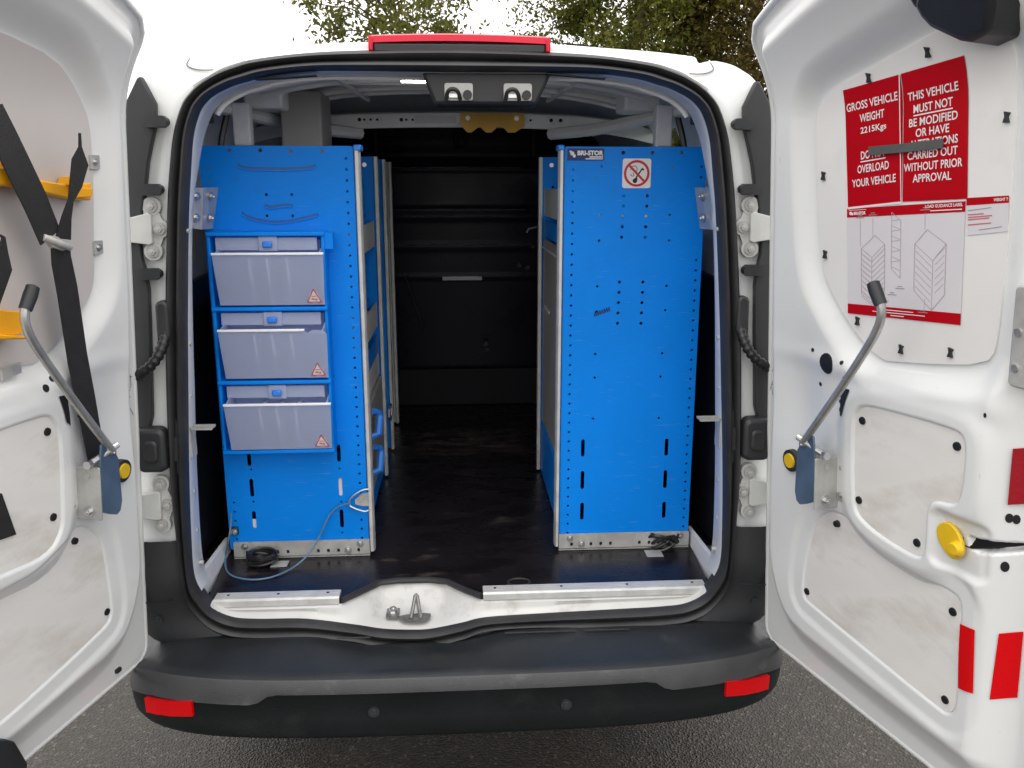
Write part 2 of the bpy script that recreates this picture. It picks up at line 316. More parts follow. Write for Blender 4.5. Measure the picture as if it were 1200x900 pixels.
# ------------------------------------------------------------------ the van body
van = empty('panel_van', (0, 1.5, 0), 'white panel van with both rear doors swung open, seen from behind', 'van')
def ss0(a, b, x): t = np.clip((np.asarray(x, float)-a)/(b-a), 0, 1); return t*t*(3-2*t)
def yf(z):
    z = np.asarray(z, float); t = np.clip((.72-z)/.14, 0, 1)
    return -.03+.066*(z-.6)+np.where(z > 1.72, .8*(z-1.72)**2, 0)+.035*t*t*(3-2*t)
half_o = [(.22, 1.878), (.33, 1.871), (.43, 1.857), (.472, 1.845), (.50, 1.834), (.515, 1.826), (.53, 1.817), (.545, 1.806), (.56, 1.792), (.58, 1.765), (.60, 1.71), (.612, 1.65), (.624, 1.56), (.643, 1.35), (.655, 1.15), (.660, .95), (.655, .80), (.650, .70), (.646, .64), (.612, .592), (.56, .565), (.49, .556), (.37, .553)]
half_i = [(.22, 1.838), (.316, 1.836), (.40, 1.826), (.445, 1.814), (.47, 1.807), (.485, 1.801), (.50, 1.794), (.513, 1.787), (.53, 1.774), (.548, 1.75), (.565, 1.70), (.576, 1.62), (.587, 1.52), (.602, 1.32), (.612, 1.15), (.623, .95), (.628, .80), (.628, .72), (.620, .675), (.597, .631), (.553, .607), (.49, .60), (.38, .597)]
half_s = [(.22, 1.901), (.34, 1.894), (.45, 1.887), (.515, 1.8805), (.5365, 1.8775), (.543, 1.866), (.558, 1.861), (.582, 1.866), (.61, 1.866), (.645, 1.852), (.684, 1.818), (.715, 1.73), (.735, 1.60), (.76, 1.36), (.778, 1.15), (.785, .95), (.788, .80), (.788, .70), (.786, .62), (.75, .53), (.62, .50), (.5, .49), (.37, .485)]
bot_o = [(.18, .563), (.064, .558), (0, .537), (-.078, .517), (-.129, .515), (-.196, .521), (-.265, .540)]
bot_i = [(.18, .592), (.054, .587), (-.004, .575), (-.078, .562), (-.128, .561), (-.195, .566), (-.263, .579)]
bot_s = [(.18, .485), (.064, .485), (0, .48), (-.078, .47), (-.129, .47), (-.196, .47), (-.265, .48)]
def loop(top, h, b): return np.array([top]+h+b+[(-x, z) for x, z in h[::-1]])
def tuck(P): z = P[:, 1]; t = np.clip((.72-z)/.14, 0, 1); P = P.copy(); P[:, 1] = z-.019*t*t*(3-2*t); return P
LO, LI, LS = loop((0, 1.884), half_o, bot_o), loop((0, 1.837), half_i, bot_i), loop((0, 1.905), half_s, bot_s)
def resample(P, k=6):                                   # periodic Catmull-Rom
    n = len(P); out = []
    for i in range(n):
        a, b, c, d = P[i-1], P[i], P[(i+1) % n], P[(i+2) % n]
        for j in range(k):
            t = j/k; out.append(.5*((2*b)+(-a+c)*t+(2*a-5*b+4*c-d)*t*t+(-a+3*b-3*c+d)*t**3))
    return np.array(out)
SO, SI, SS = resample(tuck(LO)), resample(tuck(LI)), resample(LS)
def seal_pt(a, b): P = SI+a*(SO-SI); return np.stack([P[:, 0], yf(P[:, 1])+b, P[:, 1]], 1)
prof = [(-.03, .03), (-.03, -.004), (.06, -.018), (.2, -.026), (.34, -.024), (.44, -.012), (.5, -.006), (.56, -.010), (.66, -.022), (.8, -.026), (.93, -.020), (1.02, -.004), (1.02, .02)]
build('door_seal', MB().grid([seal_pt(.03+.94*a, b) for a, b in prof], wv=True), SEAL, van, 60)
nl = len(SO); k6 = 6
def ring(f, dy, exp=0):
    P = SO+f*(SS-SO); P = P*(1, 1); z0 = P[:, 1]
    return np.stack([P[:, 0]*(1+exp), yf(z0)+dy, P[:, 1]], 1)
fr_rings = [ring(-.15, .03), ring(-.05, .012), ring(.12, .006), ring(.25, .012), ring(.6, .010), ring(.8, .011), ring(.94, .018), ring(1.0, .04)]
S2 = SS*(1.012, 1.0); 
def side(y, e, up=0): P = SS.copy(); P[:, 0] *= 1+e; P[:, 1] += up*np.clip((P[:, 1]-1.5)/.4, 0, 1); return np.stack([P[:, 0], np.full(len(P), y)+0*yf(P[:, 1]), P[:, 1]], 1)
s1 = side(.16, .006, .012); s1[:, 1] = np.maximum(.14, yf(SS[:, 1])+.1)
rings = fr_rings+[s1, side(.4, .016, .022), side(1.2, .03, .03), side(2.6, .03, .03)]
# bodyshell in a window-less loft; the offside window is a hole framed by skipped faces
mb = MB(); mb.grid(rings, wv=True)
build('bodyshell', mb, WHITE, van, 50)
# seam at the roof corner, seen as a thin dark joint line
for sd in (-1, 1):
    q = chaikin([(sd*.566, 1.862), (sd*.575, 1.848), (sd*.566, 1.842), (sd*.552, 1.838), (sd*.535, 1.837), (sd*.518, 1.838)], 2, False)
    build('panel_joint', MB().tube([(x, float(yf(z))+.0075, z) for x, z in q], .0013, 5), GASK, van)
# lower corner cladding, from the seal out to the bumper's side, both corners and under the sill
idx = [i for i in range(nl) if SO[i, 1] < .815]
def crow(f, dy): R = ring(f, dy); return R[idx]
build('corner_cladding', MB().grid([crow(-.05, .02), crow(-.02, -.004), crow(.1, -.010), crow(.45, -.012), crow(.8, -.006), crow(.96, .012), crow(1.01, .05), crow(1.015, .3)]), GREYPL, van, 50)
for sd in (-1, 1):
    build('cladding_joint', MB().tube([(sd*.672, -.034, .655), (sd*.71, -.036, .652), (sd*.75, -.03, .65)], .0018, 5), HOLE, van)
    f = XZ(-.035)
    build('cladding_screw', MB().disc(sd*.712, .607, .011, -.004, .004, f, 14).disc(sd*.712, .607, .006, .004, .006, f, 8), BLACK, van)
# ---- bumper
plan = chaikin([(0, -.2), (.25, -.199), (.45, -.19), (.6, -.168), (.70, -.13), (.76, -.082), (.79, -.025), (.80, .06), (.80, .5)], 3, False)
plan = [(-p[0], p[1]) for p in plan[::-1]][:-1]+[tuple(p) for p in plan]
plan = [plan[0]]+[q for q in plan[1:-1]]+[plan[-1]]
P2 = []
for (a, b), (c, d) in zip(plan[:-1], plan[1:]):
    n = max(1, int(math.hypot(c-a, d-b)/.015))
    P2 += [(a+(c-a)*i/n, b+(d-b)*i/n) for i in range(n)]
plan = np.array(P2+[plan[-1]])
tg = np.gradient(plan, axis=0); tg /= np.linalg.norm(tg, axis=1)[:, None]; nrm = np.stack([tg[:, 1], -tg[:, 0]], 1)
ax = np.abs(plan[:, 0]); sm = lambda x: np.clip(x, 0, 1)**2*(3-2*np.clip(x, 0, 1))
edge = np.interp(ax, [0, .6, .70, .74, .78, .80, .9], [.538, .537, .533, .522, .507, .503, .503])
low = np.interp(ax, [0, .30, .395, .415, .435, .455, .62, .72, .78, .81], [.523, .526, .526, .521, .511, .505, .500, .476, .459, .455])
def brow(off, z): Q = plan+nrm*(np.asarray(off).reshape(-1, 1) if np.ndim(off) else off); return np.stack([Q[:, 0], Q[:, 1], np.broadcast_to(z, len(Q))], 1)
low = edge-.033-.026*sm((ax-.42)/.05)
def inner(ymin, z):                                     # the ledge's inner line, straight across behind the seal
    Q = np.stack([plan[:, 0]*.955, np.maximum(plan[:, 1]+.02, ymin), np.broadcast_to(z, len(plan))], 1); return Q
zin = edge+.010-.030*np.exp(-((plan[:, 0]+.12)/.20)**4)
build('bumper', MB().grid([inner(.06, zin), inner(-.0, zin), inner(-.052, zin-.002), brow(-.030, edge+.004), brow(-.012, edge+.002), brow(-.002, edge-.003)]), PLASTIC, van, 60)
build('bumper_chamfer', MB().grid([brow(-.0015, edge-.0028), brow(.002, edge-.006), brow(.008, low+.003), brow(.0085, low)]), PLASTIC_L, van, 60)
build('bumper_face', MB().grid([brow(.0084, low+.0003), brow(.005, low-.004), brow(.004, low*.4+.6*.40), brow(.001, .40), brow(-.008, .385), brow(-.03, .372), brow(-.12, .36), brow(-.2, .36)]), PLASTIC_F, van, 60)
def on_plan(x):
    i = int(np.argmin(np.abs(plan[:, 0]-x)+(plan[:, 1] > .3)*9)); return plan[i], nrm[i]
for sd in (-1, 1):
    rows = []
    xs = np.linspace(.602, .722, 9)*sd
    mb = MB(); lo_, hi_ = [], []
    for x in xs:
        p, n = on_plan(x); zz = .464-.155*(abs(x)-.6)
        lo_.append((p+n*.0085, zz-.0195)); hi_.append((p+n*.0095, zz+.0175))
    mb.grid([[(*q, z) for q, z in lo_], [(*q, z) for q, z in hi_]])
    mb2 = MB().grid([[(q[0]*.999, q[1]+.004, z-.006) for q, z in lo_], [(q[0], q[1]+.004, z+.006) for q, z in hi_]])
    o = build('bumper_reflector', mb, REDREF, van, 0)
    sol = o.modifiers.new('s', 'SOLIDIFY'); sol.thickness = .008; sol.offset = 0
    o2 = build('reflector_recess', mb2, HOLE, o)
for x in (-.212, .222):
    p, n = on_plan(x); f = frame((p[0], p[1]-.006, .458), (1, 0, 0), (0, 0, 1), (0, -1, 0))
    b = build('parking_sensor', MB().disc(0, 0, .013, -.004, .002, f, 20), BLACK, van)
    build('sensor_face', MB().disc(0, 0, .008, .002, .004, f, 16, .9), GREYPL, b)
# slots between ledge and seal
for x0, x1 in ((-.30, -.22), (.10, .27), (.29, .40)):
    build('step_vent', MB().box(x0, x1, -.050, -.046, float(np.interp(.2, ax[len(ax)//2:], zin[len(ax)//2:]))+.004, float(np.interp(.2, ax[len(ax)//2:], zin[len(ax)//2:]))+.0055), PLASTIC_L, van)
# ---- jamb, interior shell
def li(dy, sx=0., absolute=None):
    P = SI.copy(); c = np.array([0, 1.2]); P = P+(P-c)*sx
    return np.stack([P[:, 0], (np.full(len(P), absolute) if absolute is not None else yf(P[:, 1])+dy), P[:, 1]], 1)
JY = .06+.09*ss0(1.5, 1.8, SI[:, 1])                    # the jamb deepens into the header
def lj(t, sx): P = li(0, sx); P[:, 1] = (1-t)*(yf(SI[:, 1])+.03)+t*JY; return P
JAMB = mat('jamb_paint', (.50, .53, .58), .34, coat=.3, var=.06, vscale=6, dirt=(.32, .31, .28), dirt_amt=.4, dscale=9, dthr=.56)
top_i = [i for i in range(nl) if SI[i, 1] > .66]
k0 = next(i for i in range(nl) if SI[i, 1] <= .66); k1 = max(i for i in range(nl) if SI[i, 1] <= .66)
order = list(range(k1+1, nl))+list(range(0, k0))        # everything above the sill, as one open run
build('door_jamb', MB().grid([r[order] for r in (li(-.002, .012), li(.012, 0), lj(.0, -.004), lj(.5, -.003), lj(.97, -.002), lj(1, .008))]), JAMB, van, 40)
# white sill from the seal up to the floor's edge, dished round the latch
FZ = .615
def notch_y(x):
    P_ = [(-.60, .022), (-.294, .022), (-.238, .080), (-.2, .122), (-.05, .120), (-.003, .066), (.046, .022), (.60, .022)]
    return np.interp(x, [p[0] for p in P_], [p[1] for p in P_])
fb_ = sorted([(x, z) for x, z in SI if z < .66]); fx = np.array([p[0] for p in fb_]); fzz = np.array([p[1] for p in fb_])
rows = [[], [], [], [], []]
for x in np.linspace(-.60, .60, 121):
    z0_ = float(np.interp(x, fx, fzz)); y0_ = float(yf(z0_)); yb_ = float(notch_y(x)); dp = np.clip((yb_-.03)/.09, 0, 1)
    zt_ = max(.604, z0_+.002)
    rows[0].append((x, y0_-.012, z0_-.006)); rows[1].append((x, y0_+.004, z0_+.002))
    rows[2].append((x, y0_+.012+(yb_-y0_)*.28, z0_+.004+(zt_-z0_)*.25*(1-dp)))
    rows[3].append((x, yb_-.028*dp-.006, z0_+.008+(zt_-z0_-.012)*(.9-.75*dp))); rows[4].append((x, yb_+.002, zt_))
build('sill_pan', MB().grid(rows), SILL, van, 75)
wall_prof = [(.715, .60), (.715, .9), (.715, 1.25), (.700, 1.45), (.672, 1.62), (.645, 1.73), (.60, 1.80), (.52, 1.845), (.40, 1.865), (.2, 1.875), (0, 1.878)]
wp = chaikin(wall_prof, 2, False); wp = [tuple(p) for p in wp]+[(-p[0], p[1]) for p in wp[::-1][1:]]
ys = [.153, .3, .5, .62, .78, .92, 1.1, 1.3, 1.6, 1.96]
WY0, WY1 = .62, 1.1                                     # offside window opening
mb = MB(); G = [[(x, y, z) for x, z in wp] for y in ys]; mb.grid(G)
skip = set()
nv = len(wp)
def facecheck(f):
    c = np.mean([mb.v[i] for i in f], axis=0); return c[0] > .6 and WY0 < c[1] < WY1 and 1.53 < c[2] < 1.76
mb.f = [f for f in mb.f if not facecheck(f)]
build('cargo_lining', mb, WHITE_IN, van, 40)
# rear wall of the D-pillars between jamb and lining
Lw = []
for i in order:
    a = SI[i]; d = a-np.array([0, 1.2]); best = min(wp, key=lambda q: -np.dot((np.array(q)-np.array([0, 1.2]))/np.linalg.norm(np.array(q)-np.array([0, 1.2])+1e-9), d/np.linalg.norm(d)))
    Lw.append((best[0], .152, best[1]))
build('pillar_return', MB().grid([lj(1, .008)[order], np.array(Lw)]), WHITE_IN, van)
# (bodyshell: cut the offside window out of the flank too)
sh = bpy.data.objects['bodyshell']; bm = bmesh.new(); bm.from_mesh(sh.data); off = WLOC['bodyshell']
kill = [f for f in bm.faces if (f.calc_center_median()[0]+off[0]) > .66 and .45 < f.calc_center_median()[1]+off[1] < 1.15 and 1.50 < f.calc_center_median()[2]+off[2] < 1.79]
bmesh.ops.delete(bm, geom=kill, context='FACES'); bm.to_mesh(sh.data); bm.free()
build('side_window', MB().box(.715, .719, .4, 1.2, 1.42, 1.80, lambda x, y, z: V3(x-(z-1.5)*.17+.02, y, z)), GLASS, van)
build('underbody', MB().box(-.74, .74, .0, 2.6, .30, .44), UNDER, van)
for sd in (-1, 1):
    f = frame((sd*.66, 1.05, .31), (0, 1, 0), (0, 0, 1), (sd, 0, 0))
    w = build('wheel', MB().disc(0, 0, .31, 0, .10, f, 40, .97), TYRE, van); build('rim', MB().disc(0, 0, .2, .1, .104, f, 30, .9).disc(0, 0, .06, .104, .12, f, 16), GALV, w)
# floor sheet with the latch notch cut into its edge
notch = [(-.294, .024), (-.238, .082), (-.2, .124), (-.05, .122), (-.003, .068), (.046, .024)]
fl = [(-.598, .024)]+notch+[(.598, .024), (.622, .07), (.640, .30), (.712, .31), (.712, 1.95), (-.712, 1.95), (-.712, .31), (-.640, .30), (-.622, .07)]
build('load_floor', MB().prism(fl, FZ-.010, FZ, XY), FLOOR, van)
build('floor_edge_trim', MB().tube([(x, y-.002, FZ-.001) for x, y in chaikin(notch, 1, False)], .008, 8), SEAL, van)
f = frame((-.128, .048, .556), (1, 0, 0), (0, 1, 0), (0, 0, 1))
lt = build('latch_plate', MB().prism(chaikin([(-.03, -.005), (.048, .005), (.048, -.02), (.035, -.038), (-.012, -.038), (-.03, -.022)], 1), 0, .003, f), DGALV, van)
build('striker', MB().tube([f(.0, -.022, .003), f(.004, -.012, .02), f(.01, .012, .045), f(.012, .014, .047), f(.014, .012, .045), f(.02, -.012, .02), f(.024, -.022, .003)], .0050, 8), DGALV, lt)
b2 = build('latch_bracket', MB().prism(rrect(-.062, -.03, -.018, .028, .004), .001, .005, f), DGALV, van)
build('bolt', MB().bolt(-.046, .008, .010, .005, f), STEEL, b2)
# aluminium treads on the floor's edge
for x0, x1, y0 in ((-.600, -.300, .020), (.05, .606, .018)):
    t = build('sill_tread', MB().prism([(y0, FZ-.010), (y0, FZ+.005), (y0+.005, FZ+.009), (y0+.040, FZ+.009), (y0+.043, FZ+.004), (y0+.043, FZ+.001), (y0+.003, FZ+.001), (y0+.003, FZ-.010)], x0, x1, lambda a, b, c: V3(c, a+.02*(c > 0)*0, b)), ALU, van, 30)
    ff = frame((0, y0, FZ+.009), (1, 0, 0), (0, 1, 0), (0, 0, 1))
    for x in np.linspace(x0+.03, x1-.03, 3 if x1 < 0 else 4): build('screw_head', MB().disc(x, .026, .0035, 0, .0008, ff, 10), HOLE, t)
    mb = MB()
    for k in range(3): mb.box(x0+.002, x1-.002, y0+.010+.009*k, y0+.0112+.009*k, FZ+.009, FZ+.0096)
    build('tread_rib', mb, GALV, t)
# bulkhead with its swages
bz = np.linspace(.6, 1.9, 131); 
def bul(z):
    y = 1.93
    for zc, d, w in ((1.663, .007, .006), (1.485, .007, .016), (1.455, .006, .010), (1.335, .006, .006), (1.318, .004, .006), (1.195, .006, .006), (1.72, -.012, .03)): y -= d*math.exp(-((z-zc)/w)**2)
    return y
build('bulkhead', MB().grid([[(x, bul(z), z) for x in (-.73, -.4, 0, .4, .73)] for z in bz]), BULK, van, 80)
for z, x0, x1 in ((1.668, -.30, .28), (1.49, -.27, .30), (1.462, -.24, .26), (1.338, -.30, .33), (1.200, -.26, .28)): build('bulkhead_highlight', MB().tube([(x0, 1.921, z), ((x0+x1)/2, 1.917, z), (x1, 1.921, z)], [.001, .005, .001], 6), SWAGE_GLINT, van)  # pale tubes paint the highlights on the dark swages
build('kick_board', MB().box(-.5, .6, 1.885, 1.905, FZ+.001, .785), KICK, van, bevel=.004)
f = XZ(1.90)
build('bulkhead_loop', MB().tube([(x, 1.89, z) for x, z in rrect(-.002, .042, 1.742, 1.822, .02)], .010, 8, True), BLACK, van)
build('bulkhead_strip', MB().box(-.07, .105, 1.868, 1.884, 1.186, 1.204), PAPER, van, bevel=.003)  # pale strip across the middle of the bulkhead
build('bulkhead_rod', MB().cyl((-.235, 1.86, 1.22), (-.15, 1.86, .96), .004), GREYPL, van)
for x, z, r in ((.27, 1.25, .010), (.305, 1.24, .012), (.33, 1.33, .008), (.12, .90, .012), (.125, .875, .009)): build('bulkhead_fitting', MB().disc(x, z, r, .0, .03, f, 8), GREYPL, van)
for x in (-.34, .33):
    build('bulkhead_post', MB().box(x-.006, x+.006, 1.87, 1.90, 1.72, 1.86), GREYPL, van)
# roof details
hd = [(x, z) for x, z in SI if z > 1.75]; hd = sorted(hd)
build('header_lip', MB().tube([(x*.985, .15, z-.004) for x, z in hd], .006, 6), WHITE_IN, van)
def hslot(x0, x1, z, y): return MB().prism(rrect(x0, x1, y-.008, y+.008, .006, 3), z-.003, z, XY)
for x0, x1 in ((-.43, -.30), (.20, .33)): build('header_slot', MB().box(x0, x1, .06, .085, 1.822, 1.8245, lambda x, y, z: V3(x, y, z+.008-.07*(abs(x)-.25))), HOLE, van)
f = XZ(.1)
cv = build('latch_cover', MB().prism([(-.074, 1.842), (.214, 1.842), (.180, 1.770), (-.048, 1.770)], -.06, .02, f), BLACK, van, bevel=.008)
for x in (-.024, .106):
    f2 = XZ(.079); h = build('roof_striker', MB().prism(rrect(x, x+.062, 1.779, 1.815, .005), 0, .005, f2), GALV, van)
    build('striker_loop', MB().tube(chaikin([(x+.004, .072, 1.780), (x+.006, .060, 1.797), (x+.018, .056, 1.802), (x+.030, .060, 1.797), (x+.034, .072, 1.780)], 2, False), .0045, 8), BLACK, h)
    build('striker_stud', MB().disc(x+.050, 1.790, .010, .004, .016, f2, 14), BLACK, h)
    build('striker_pad', MB().box(x+.010, x+.028, .066, .0735, 1.784, 1.792), STEEL, h)
YB = .9
beam = [(-.66, 1.74), (-.52, 1.772), (-.36, 1.79), (0, 1.797), (.36, 1.79), (.52, 1.772), (.66, 1.74)]
beam = chaikin(beam, 2, False)
mb = MB(); mb.grid([[(x, YB+dy, z+dz) for x, z in beam] for dy, dz in ((.10, .02), (.02, -.022), (.0, -.022), (0, .020), (.02, .026), (.06, .03))])
cb = build('roof_crossbeam', mb, WHITE_IN, van, 30)
f = XZ(YB)
for x in (-.30, -.285, -.265, -.245, -.17, -.155, -.135, .185, .205, .235, .30, .33): build('beam_hole', MB().disc(x, 1.795, .004 if int(x*1000) % 2 else .006, -.001, .001, f, 8), HOLE, cb)
build('beam_glint', MB().box(-.13, .0, YB-.0035, YB-.001, 1.785, 1.808), PAPER, cb)  # pale patch paints the lamp's reflection on the crossbeam
tooth = [(.0, 1.815), (.175, 1.815), (.175, 1.775), (.15, 1.757), (.13, 1.757), (.118, 1.772), (.10, 1.772), (.085, 1.757), (.07, 1.757), (.055, 1.772), (.048, 1.772), (.03, 1.757), (.018, 1.757), (.0, 1.78)]
tooth = [(.014+x*1.14, z) for x, z in tooth]
tp = build('toothed_plate', MB().prism(tooth, .010, .014, f), GOLD, van)
bolts([(.037, 1.80, .005, .014), (.19, 1.80, .005, .014)], f, STEEL, tp)
build('roof_panel_rib', MB().box(-.5, .5, .50, .53, 1.855, 1.87), WHITE_IN, van)
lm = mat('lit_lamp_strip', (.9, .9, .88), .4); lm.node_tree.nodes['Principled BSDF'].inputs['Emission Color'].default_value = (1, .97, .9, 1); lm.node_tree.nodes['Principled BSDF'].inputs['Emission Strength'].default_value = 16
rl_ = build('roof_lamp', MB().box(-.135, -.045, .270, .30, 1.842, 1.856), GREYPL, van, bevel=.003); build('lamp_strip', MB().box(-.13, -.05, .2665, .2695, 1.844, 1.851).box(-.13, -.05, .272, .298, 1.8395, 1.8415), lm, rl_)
for y in (.34, .46, .66, .78): build('roof_rib', MB().tube([(x, y, 1.868-.06*abs(x/.55)**3) for x in np.linspace(-.5, .5, 13)], .009, 6), WHITE_IN, van)
for x in (-.30, .32): build('roof_rib', MB().cyl((x, .2, 1.858), (x*.9, .88, 1.852), .008, 6), WHITE_IN, van)
for sd in (-1, 1):                                      # bracket, bar and pad fitted at each side under the cant rail
    build('cantrail_bar', MB().tube(chaikin([(sd*.30, .92, 1.755), (sd*.42, .80, 1.76), (sd*.52, .6, 1.775), (sd*.60, .35, 1.79)], 2, False), .018, 8), WHITE_IN, van)
    build('cantrail_box', MB().box(sd*.50-.05, sd*.50+.05, .46, .60, 1.79, 1.855), WHITE_IN, van, bevel=.008)
    build('strut_block', MB().box(sd*.545-.022, sd*.545+.022, .40, .44, 1.695, 1.80), WHITE_IN, van, bevel=.005)
    build('wall_socket', MB().box(sd*.61-.016, sd*.61+.016, .30, .335, 1.745, 1.795), BLACK if sd > 0 else GREYPL, van, bevel=.004)
    build('wiring_loom', MB().tube(chaikin([(sd*.575, .42, 1.80), (sd*.585, .41, 1.76), (sd*.60, .40, 1.70), (sd*.61, .40, 1.62)], 2, False), .008, 6), CABLE, van)
    # dark ply lining and the white pillar foot
    ln = build('side_lining', MB().prism(chaikin([(.145, .66), (.145, 1.27), (.19, 1.31), (.25, 1.31), (.30, 1.36), (1.9, 1.36), (1.9, .625), (.18, .625)], 1), .0, .02, frame((sd*.712, 0, 0), (0, 1, 0), (0, 0, 1), (-sd, 0, 0))), LINING, van)
    build('pillar_foot', MB().prism([(-.035, .600), (.22, .600), (.22, .655), (-.035, .668)], 0, .012, frame((sd*.648, .11, 0), (0, 1, 0), (0, 0, 1), (-sd, 0, 0))), WHITE_IN, van)
build('pillar_board', MB().box(-.475, -.365, .55, .74, 1.66, 1.845), GREYSH, van, bevel=.006)
# ---- small hooks and bolts on the jamb
for sd in (-1, 1):
    def jx(z): return sd*float(np.interp(z, [.66, .8, .95, 1.15, 1.32, 1.52, 1.62], [.615, .628, .623, .612, .602, .587, .576]))
    xj = jx(1.02)
    build('lashing_hook', MB().box(min(xj, xj-sd*.004), max(xj, xj-sd*.004), .015, .05, .985, 1.06).box(min(xj, xj-sd*.052), max(xj, xj-sd*.052), .015, .022, 1.052, 1.057).box(min(xj, xj-sd*.052), max(xj, xj-sd*.052), .040, .048, 1.052, 1.057).box(min(xj-sd*.045, xj-sd*.052), max(xj-sd*.045, xj-sd*.052), .0225, .0395, 1.0525, 1.0565), GALV, van)
    for y, z, r in ((.03, 1.50, .005), (.035, 1.25, .005), (.03, 1.13, .004), (.03, .90, .006), (.035, .80, .006), (.03, .72, .005)):
        build('jamb_bolt', MB().disc(y, z, r, -.006, .004, frame((jx(z), 0, 0), (0, 1, 0), (0, 0, 1), (-sd, 0, 0)), 10), GALV, van)
# ---- tail lamp backing mouldings with tabs, hinges, wiring boot, door stop: both sides
TL = [(163, 92), (168, 90), (185, 122), (185, 147), (180, 170), (176, 191), (174, 213), (170, 240), (166, 275), (168, 300), (173, 316), (177, 340), (179, 400), (181, 486), (178, 500), (160, 500), (150, 300), (150, 120)]
tl = []
for x, y in TL:
    z = 1.2
    for _ in range(20): p = atY(x, y, float(yf(z))+.002); z = .5*z+.5*p[2]
    tl.append((p[0], p[2]))
HG = []
for sd in (-1, 1):
    def fz(a, b, c): return V3(-sd*a, yf(b)-c, b)
    body = build('lamp_moulding', MB().prism(tl, -.006, .014, fz), GREYPL, van, bevel=.004)
    for z, x in ((1.728, -.612), (1.588, -.633), (1.409, -.648)):
        build('moulding_tab', MB().box(x-.04, x-.004, z-.012, z+.012, .004, .026, fz).disc(x-.006, z, .011, .006, .030, fz, 12), BLACK, body)
    for z0, xo in ((1.505, 0), (.888, -.024)):
        bs = ((-.658+xo, z0+.048), (-.644+xo, z0), (-.661+xo, z0-.048))
        pl_ = MB().prism([(-.676+xo, z0+.05), (-.655+xo, z0+.062), (-.634+xo, z0+.010), (-.634+xo, z0-.010), (-.655+xo, z0-.062), (-.676+xo, z0-.05)], .0, .0085, fz)
        for x, z in bs: pl_.disc(x, z, .0205, .0002, .010, fz, 20, .96)
        h = build('hinge', pl_, HINGE, van, 30)
        build('hinge_arm', MB().prism([(-.79, z0-.029), (-.79, z0+.025), (-.70+xo, z0+.025), (-.664+xo, z0+.034), (-.657+xo, z0+.030), (-.657+xo, z0-.030), (-.664+xo, z0-.034), (-.70+xo, z0-.029)], .007, .021, fz, .985), HINGE, h, 30, bevel=.0015)
        for x, z in bs: build('bolt', MB().disc(x, z, .014, .010, .0125, fz, 18).bolt(x, z, .0085, .0125, fz), GALV, h)
    build('wiring_boot', MB().prism(rrect(-.660, -.632, 1.255, 1.352, .013), .004, .03, fz), BLACK, van, bevel=.006)
    path = chaikin([(-.643, 1.285, .016), (-.646, 1.255, .034), (-.662, 1.222, .045), (-.69, 1.198, .045), (-.74, 1.18, .04)], 3, False)
    P = [fz(*p) for p in path]; Q = [P[0]]
    for a, b in zip(P[:-1], P[1:]):
        n = max(1, int(np.linalg.norm(b-a)/.003)); Q += [a+(b-a)*i/n for i in range(1, n+1)]
    build('wiring_conduit', MB().tube(Q, [.0125 if i % 3 else .0095 for i in range(len(Q))], 10), CABLE, van, 80)
    ds = build('door_stop', MB().prism(rrect(-.725, -.656, .966, 1.072, .018), .0, .035, fz, .92), BLACK, van, bevel=.008)
    build('stop_pad', MB().prism(rrect(-.705, -.672, .992, 1.046, .012), .035, .042, fz, .85), SEAL, ds, bevel=.004)
    build('stop_arm', MB().box(-.658, -.635, .99, 1.045, .0, .016, fz).prism(chaikin([(-.66, 1.06), (-.632, 1.10), (-.632, .95), (-.66, .975)], 1), .001, .010, fz), BLACK, ds)
# ---- high level brake light
xs = np.linspace(-.180, .202, 25)
def zt(x): return 1.910+.005*(1-((x-.01)/.2)**2)
bl = build('brake_light', MB().grid([[(x, y, zt(x)+dz) for x in xs] for y, dz in ((.20, .0), (.14, .006), (.09, .004), (.072, -.001), (.070, -.014), (.08, -.016))]), REDLENS, van, 50)
build('lens_end', MB().box(-.186, -.176, .066, .15, 1.879, 1.910), REDLENS, bl, bevel=.003); build('lens_end', MB().box(.198, .208, .066, .15, 1.879, 1.910), REDLENS, bl, bevel=.003)
build('lamp_housing', MB().box(-.175, .197, .071, .15, 1.878, 1.8955), BLACK, bl, bevel=.003)
# ------------------------------------------------------------------ the two rear doors
DA = math.radians(16); HX = .745
def n0(z): z = np.asarray(z, float); return .066*(z-.55)+np.where(z > 1.72, 2.0*(z-1.72)**2, 0)
def dframe(sd):
    d = V3(sd*math.sin(DA), -math.cos(DA), 0); nv = V3(-sd*math.cos(DA), -math.sin(DA), 0); h = V3(sd*HX, -.03, 0)
    def f(s, z, n): return h+s*d+(float(n0(z))+n)*nv+V3(0, 0, z)
    return f, d, nv, h
def dsz(x, y, n=.045):                                   # survey of a point on a door face lying n inside its skin
    f, d, nv, h = dframe(1 if x > 600 else -1); r = ray(x, y); z = 1.2
    for _ in range(40):
        t = ((h-CAM)@nv+float(n0(z))+n)/(r@nv); p = CAM+t*r; z = .5*z+.5*p[2]
    return (float((p-h)@d), float(p[2]))
def T(pts, n=.045): return [dsz(x, y, n) for x, y in pts]
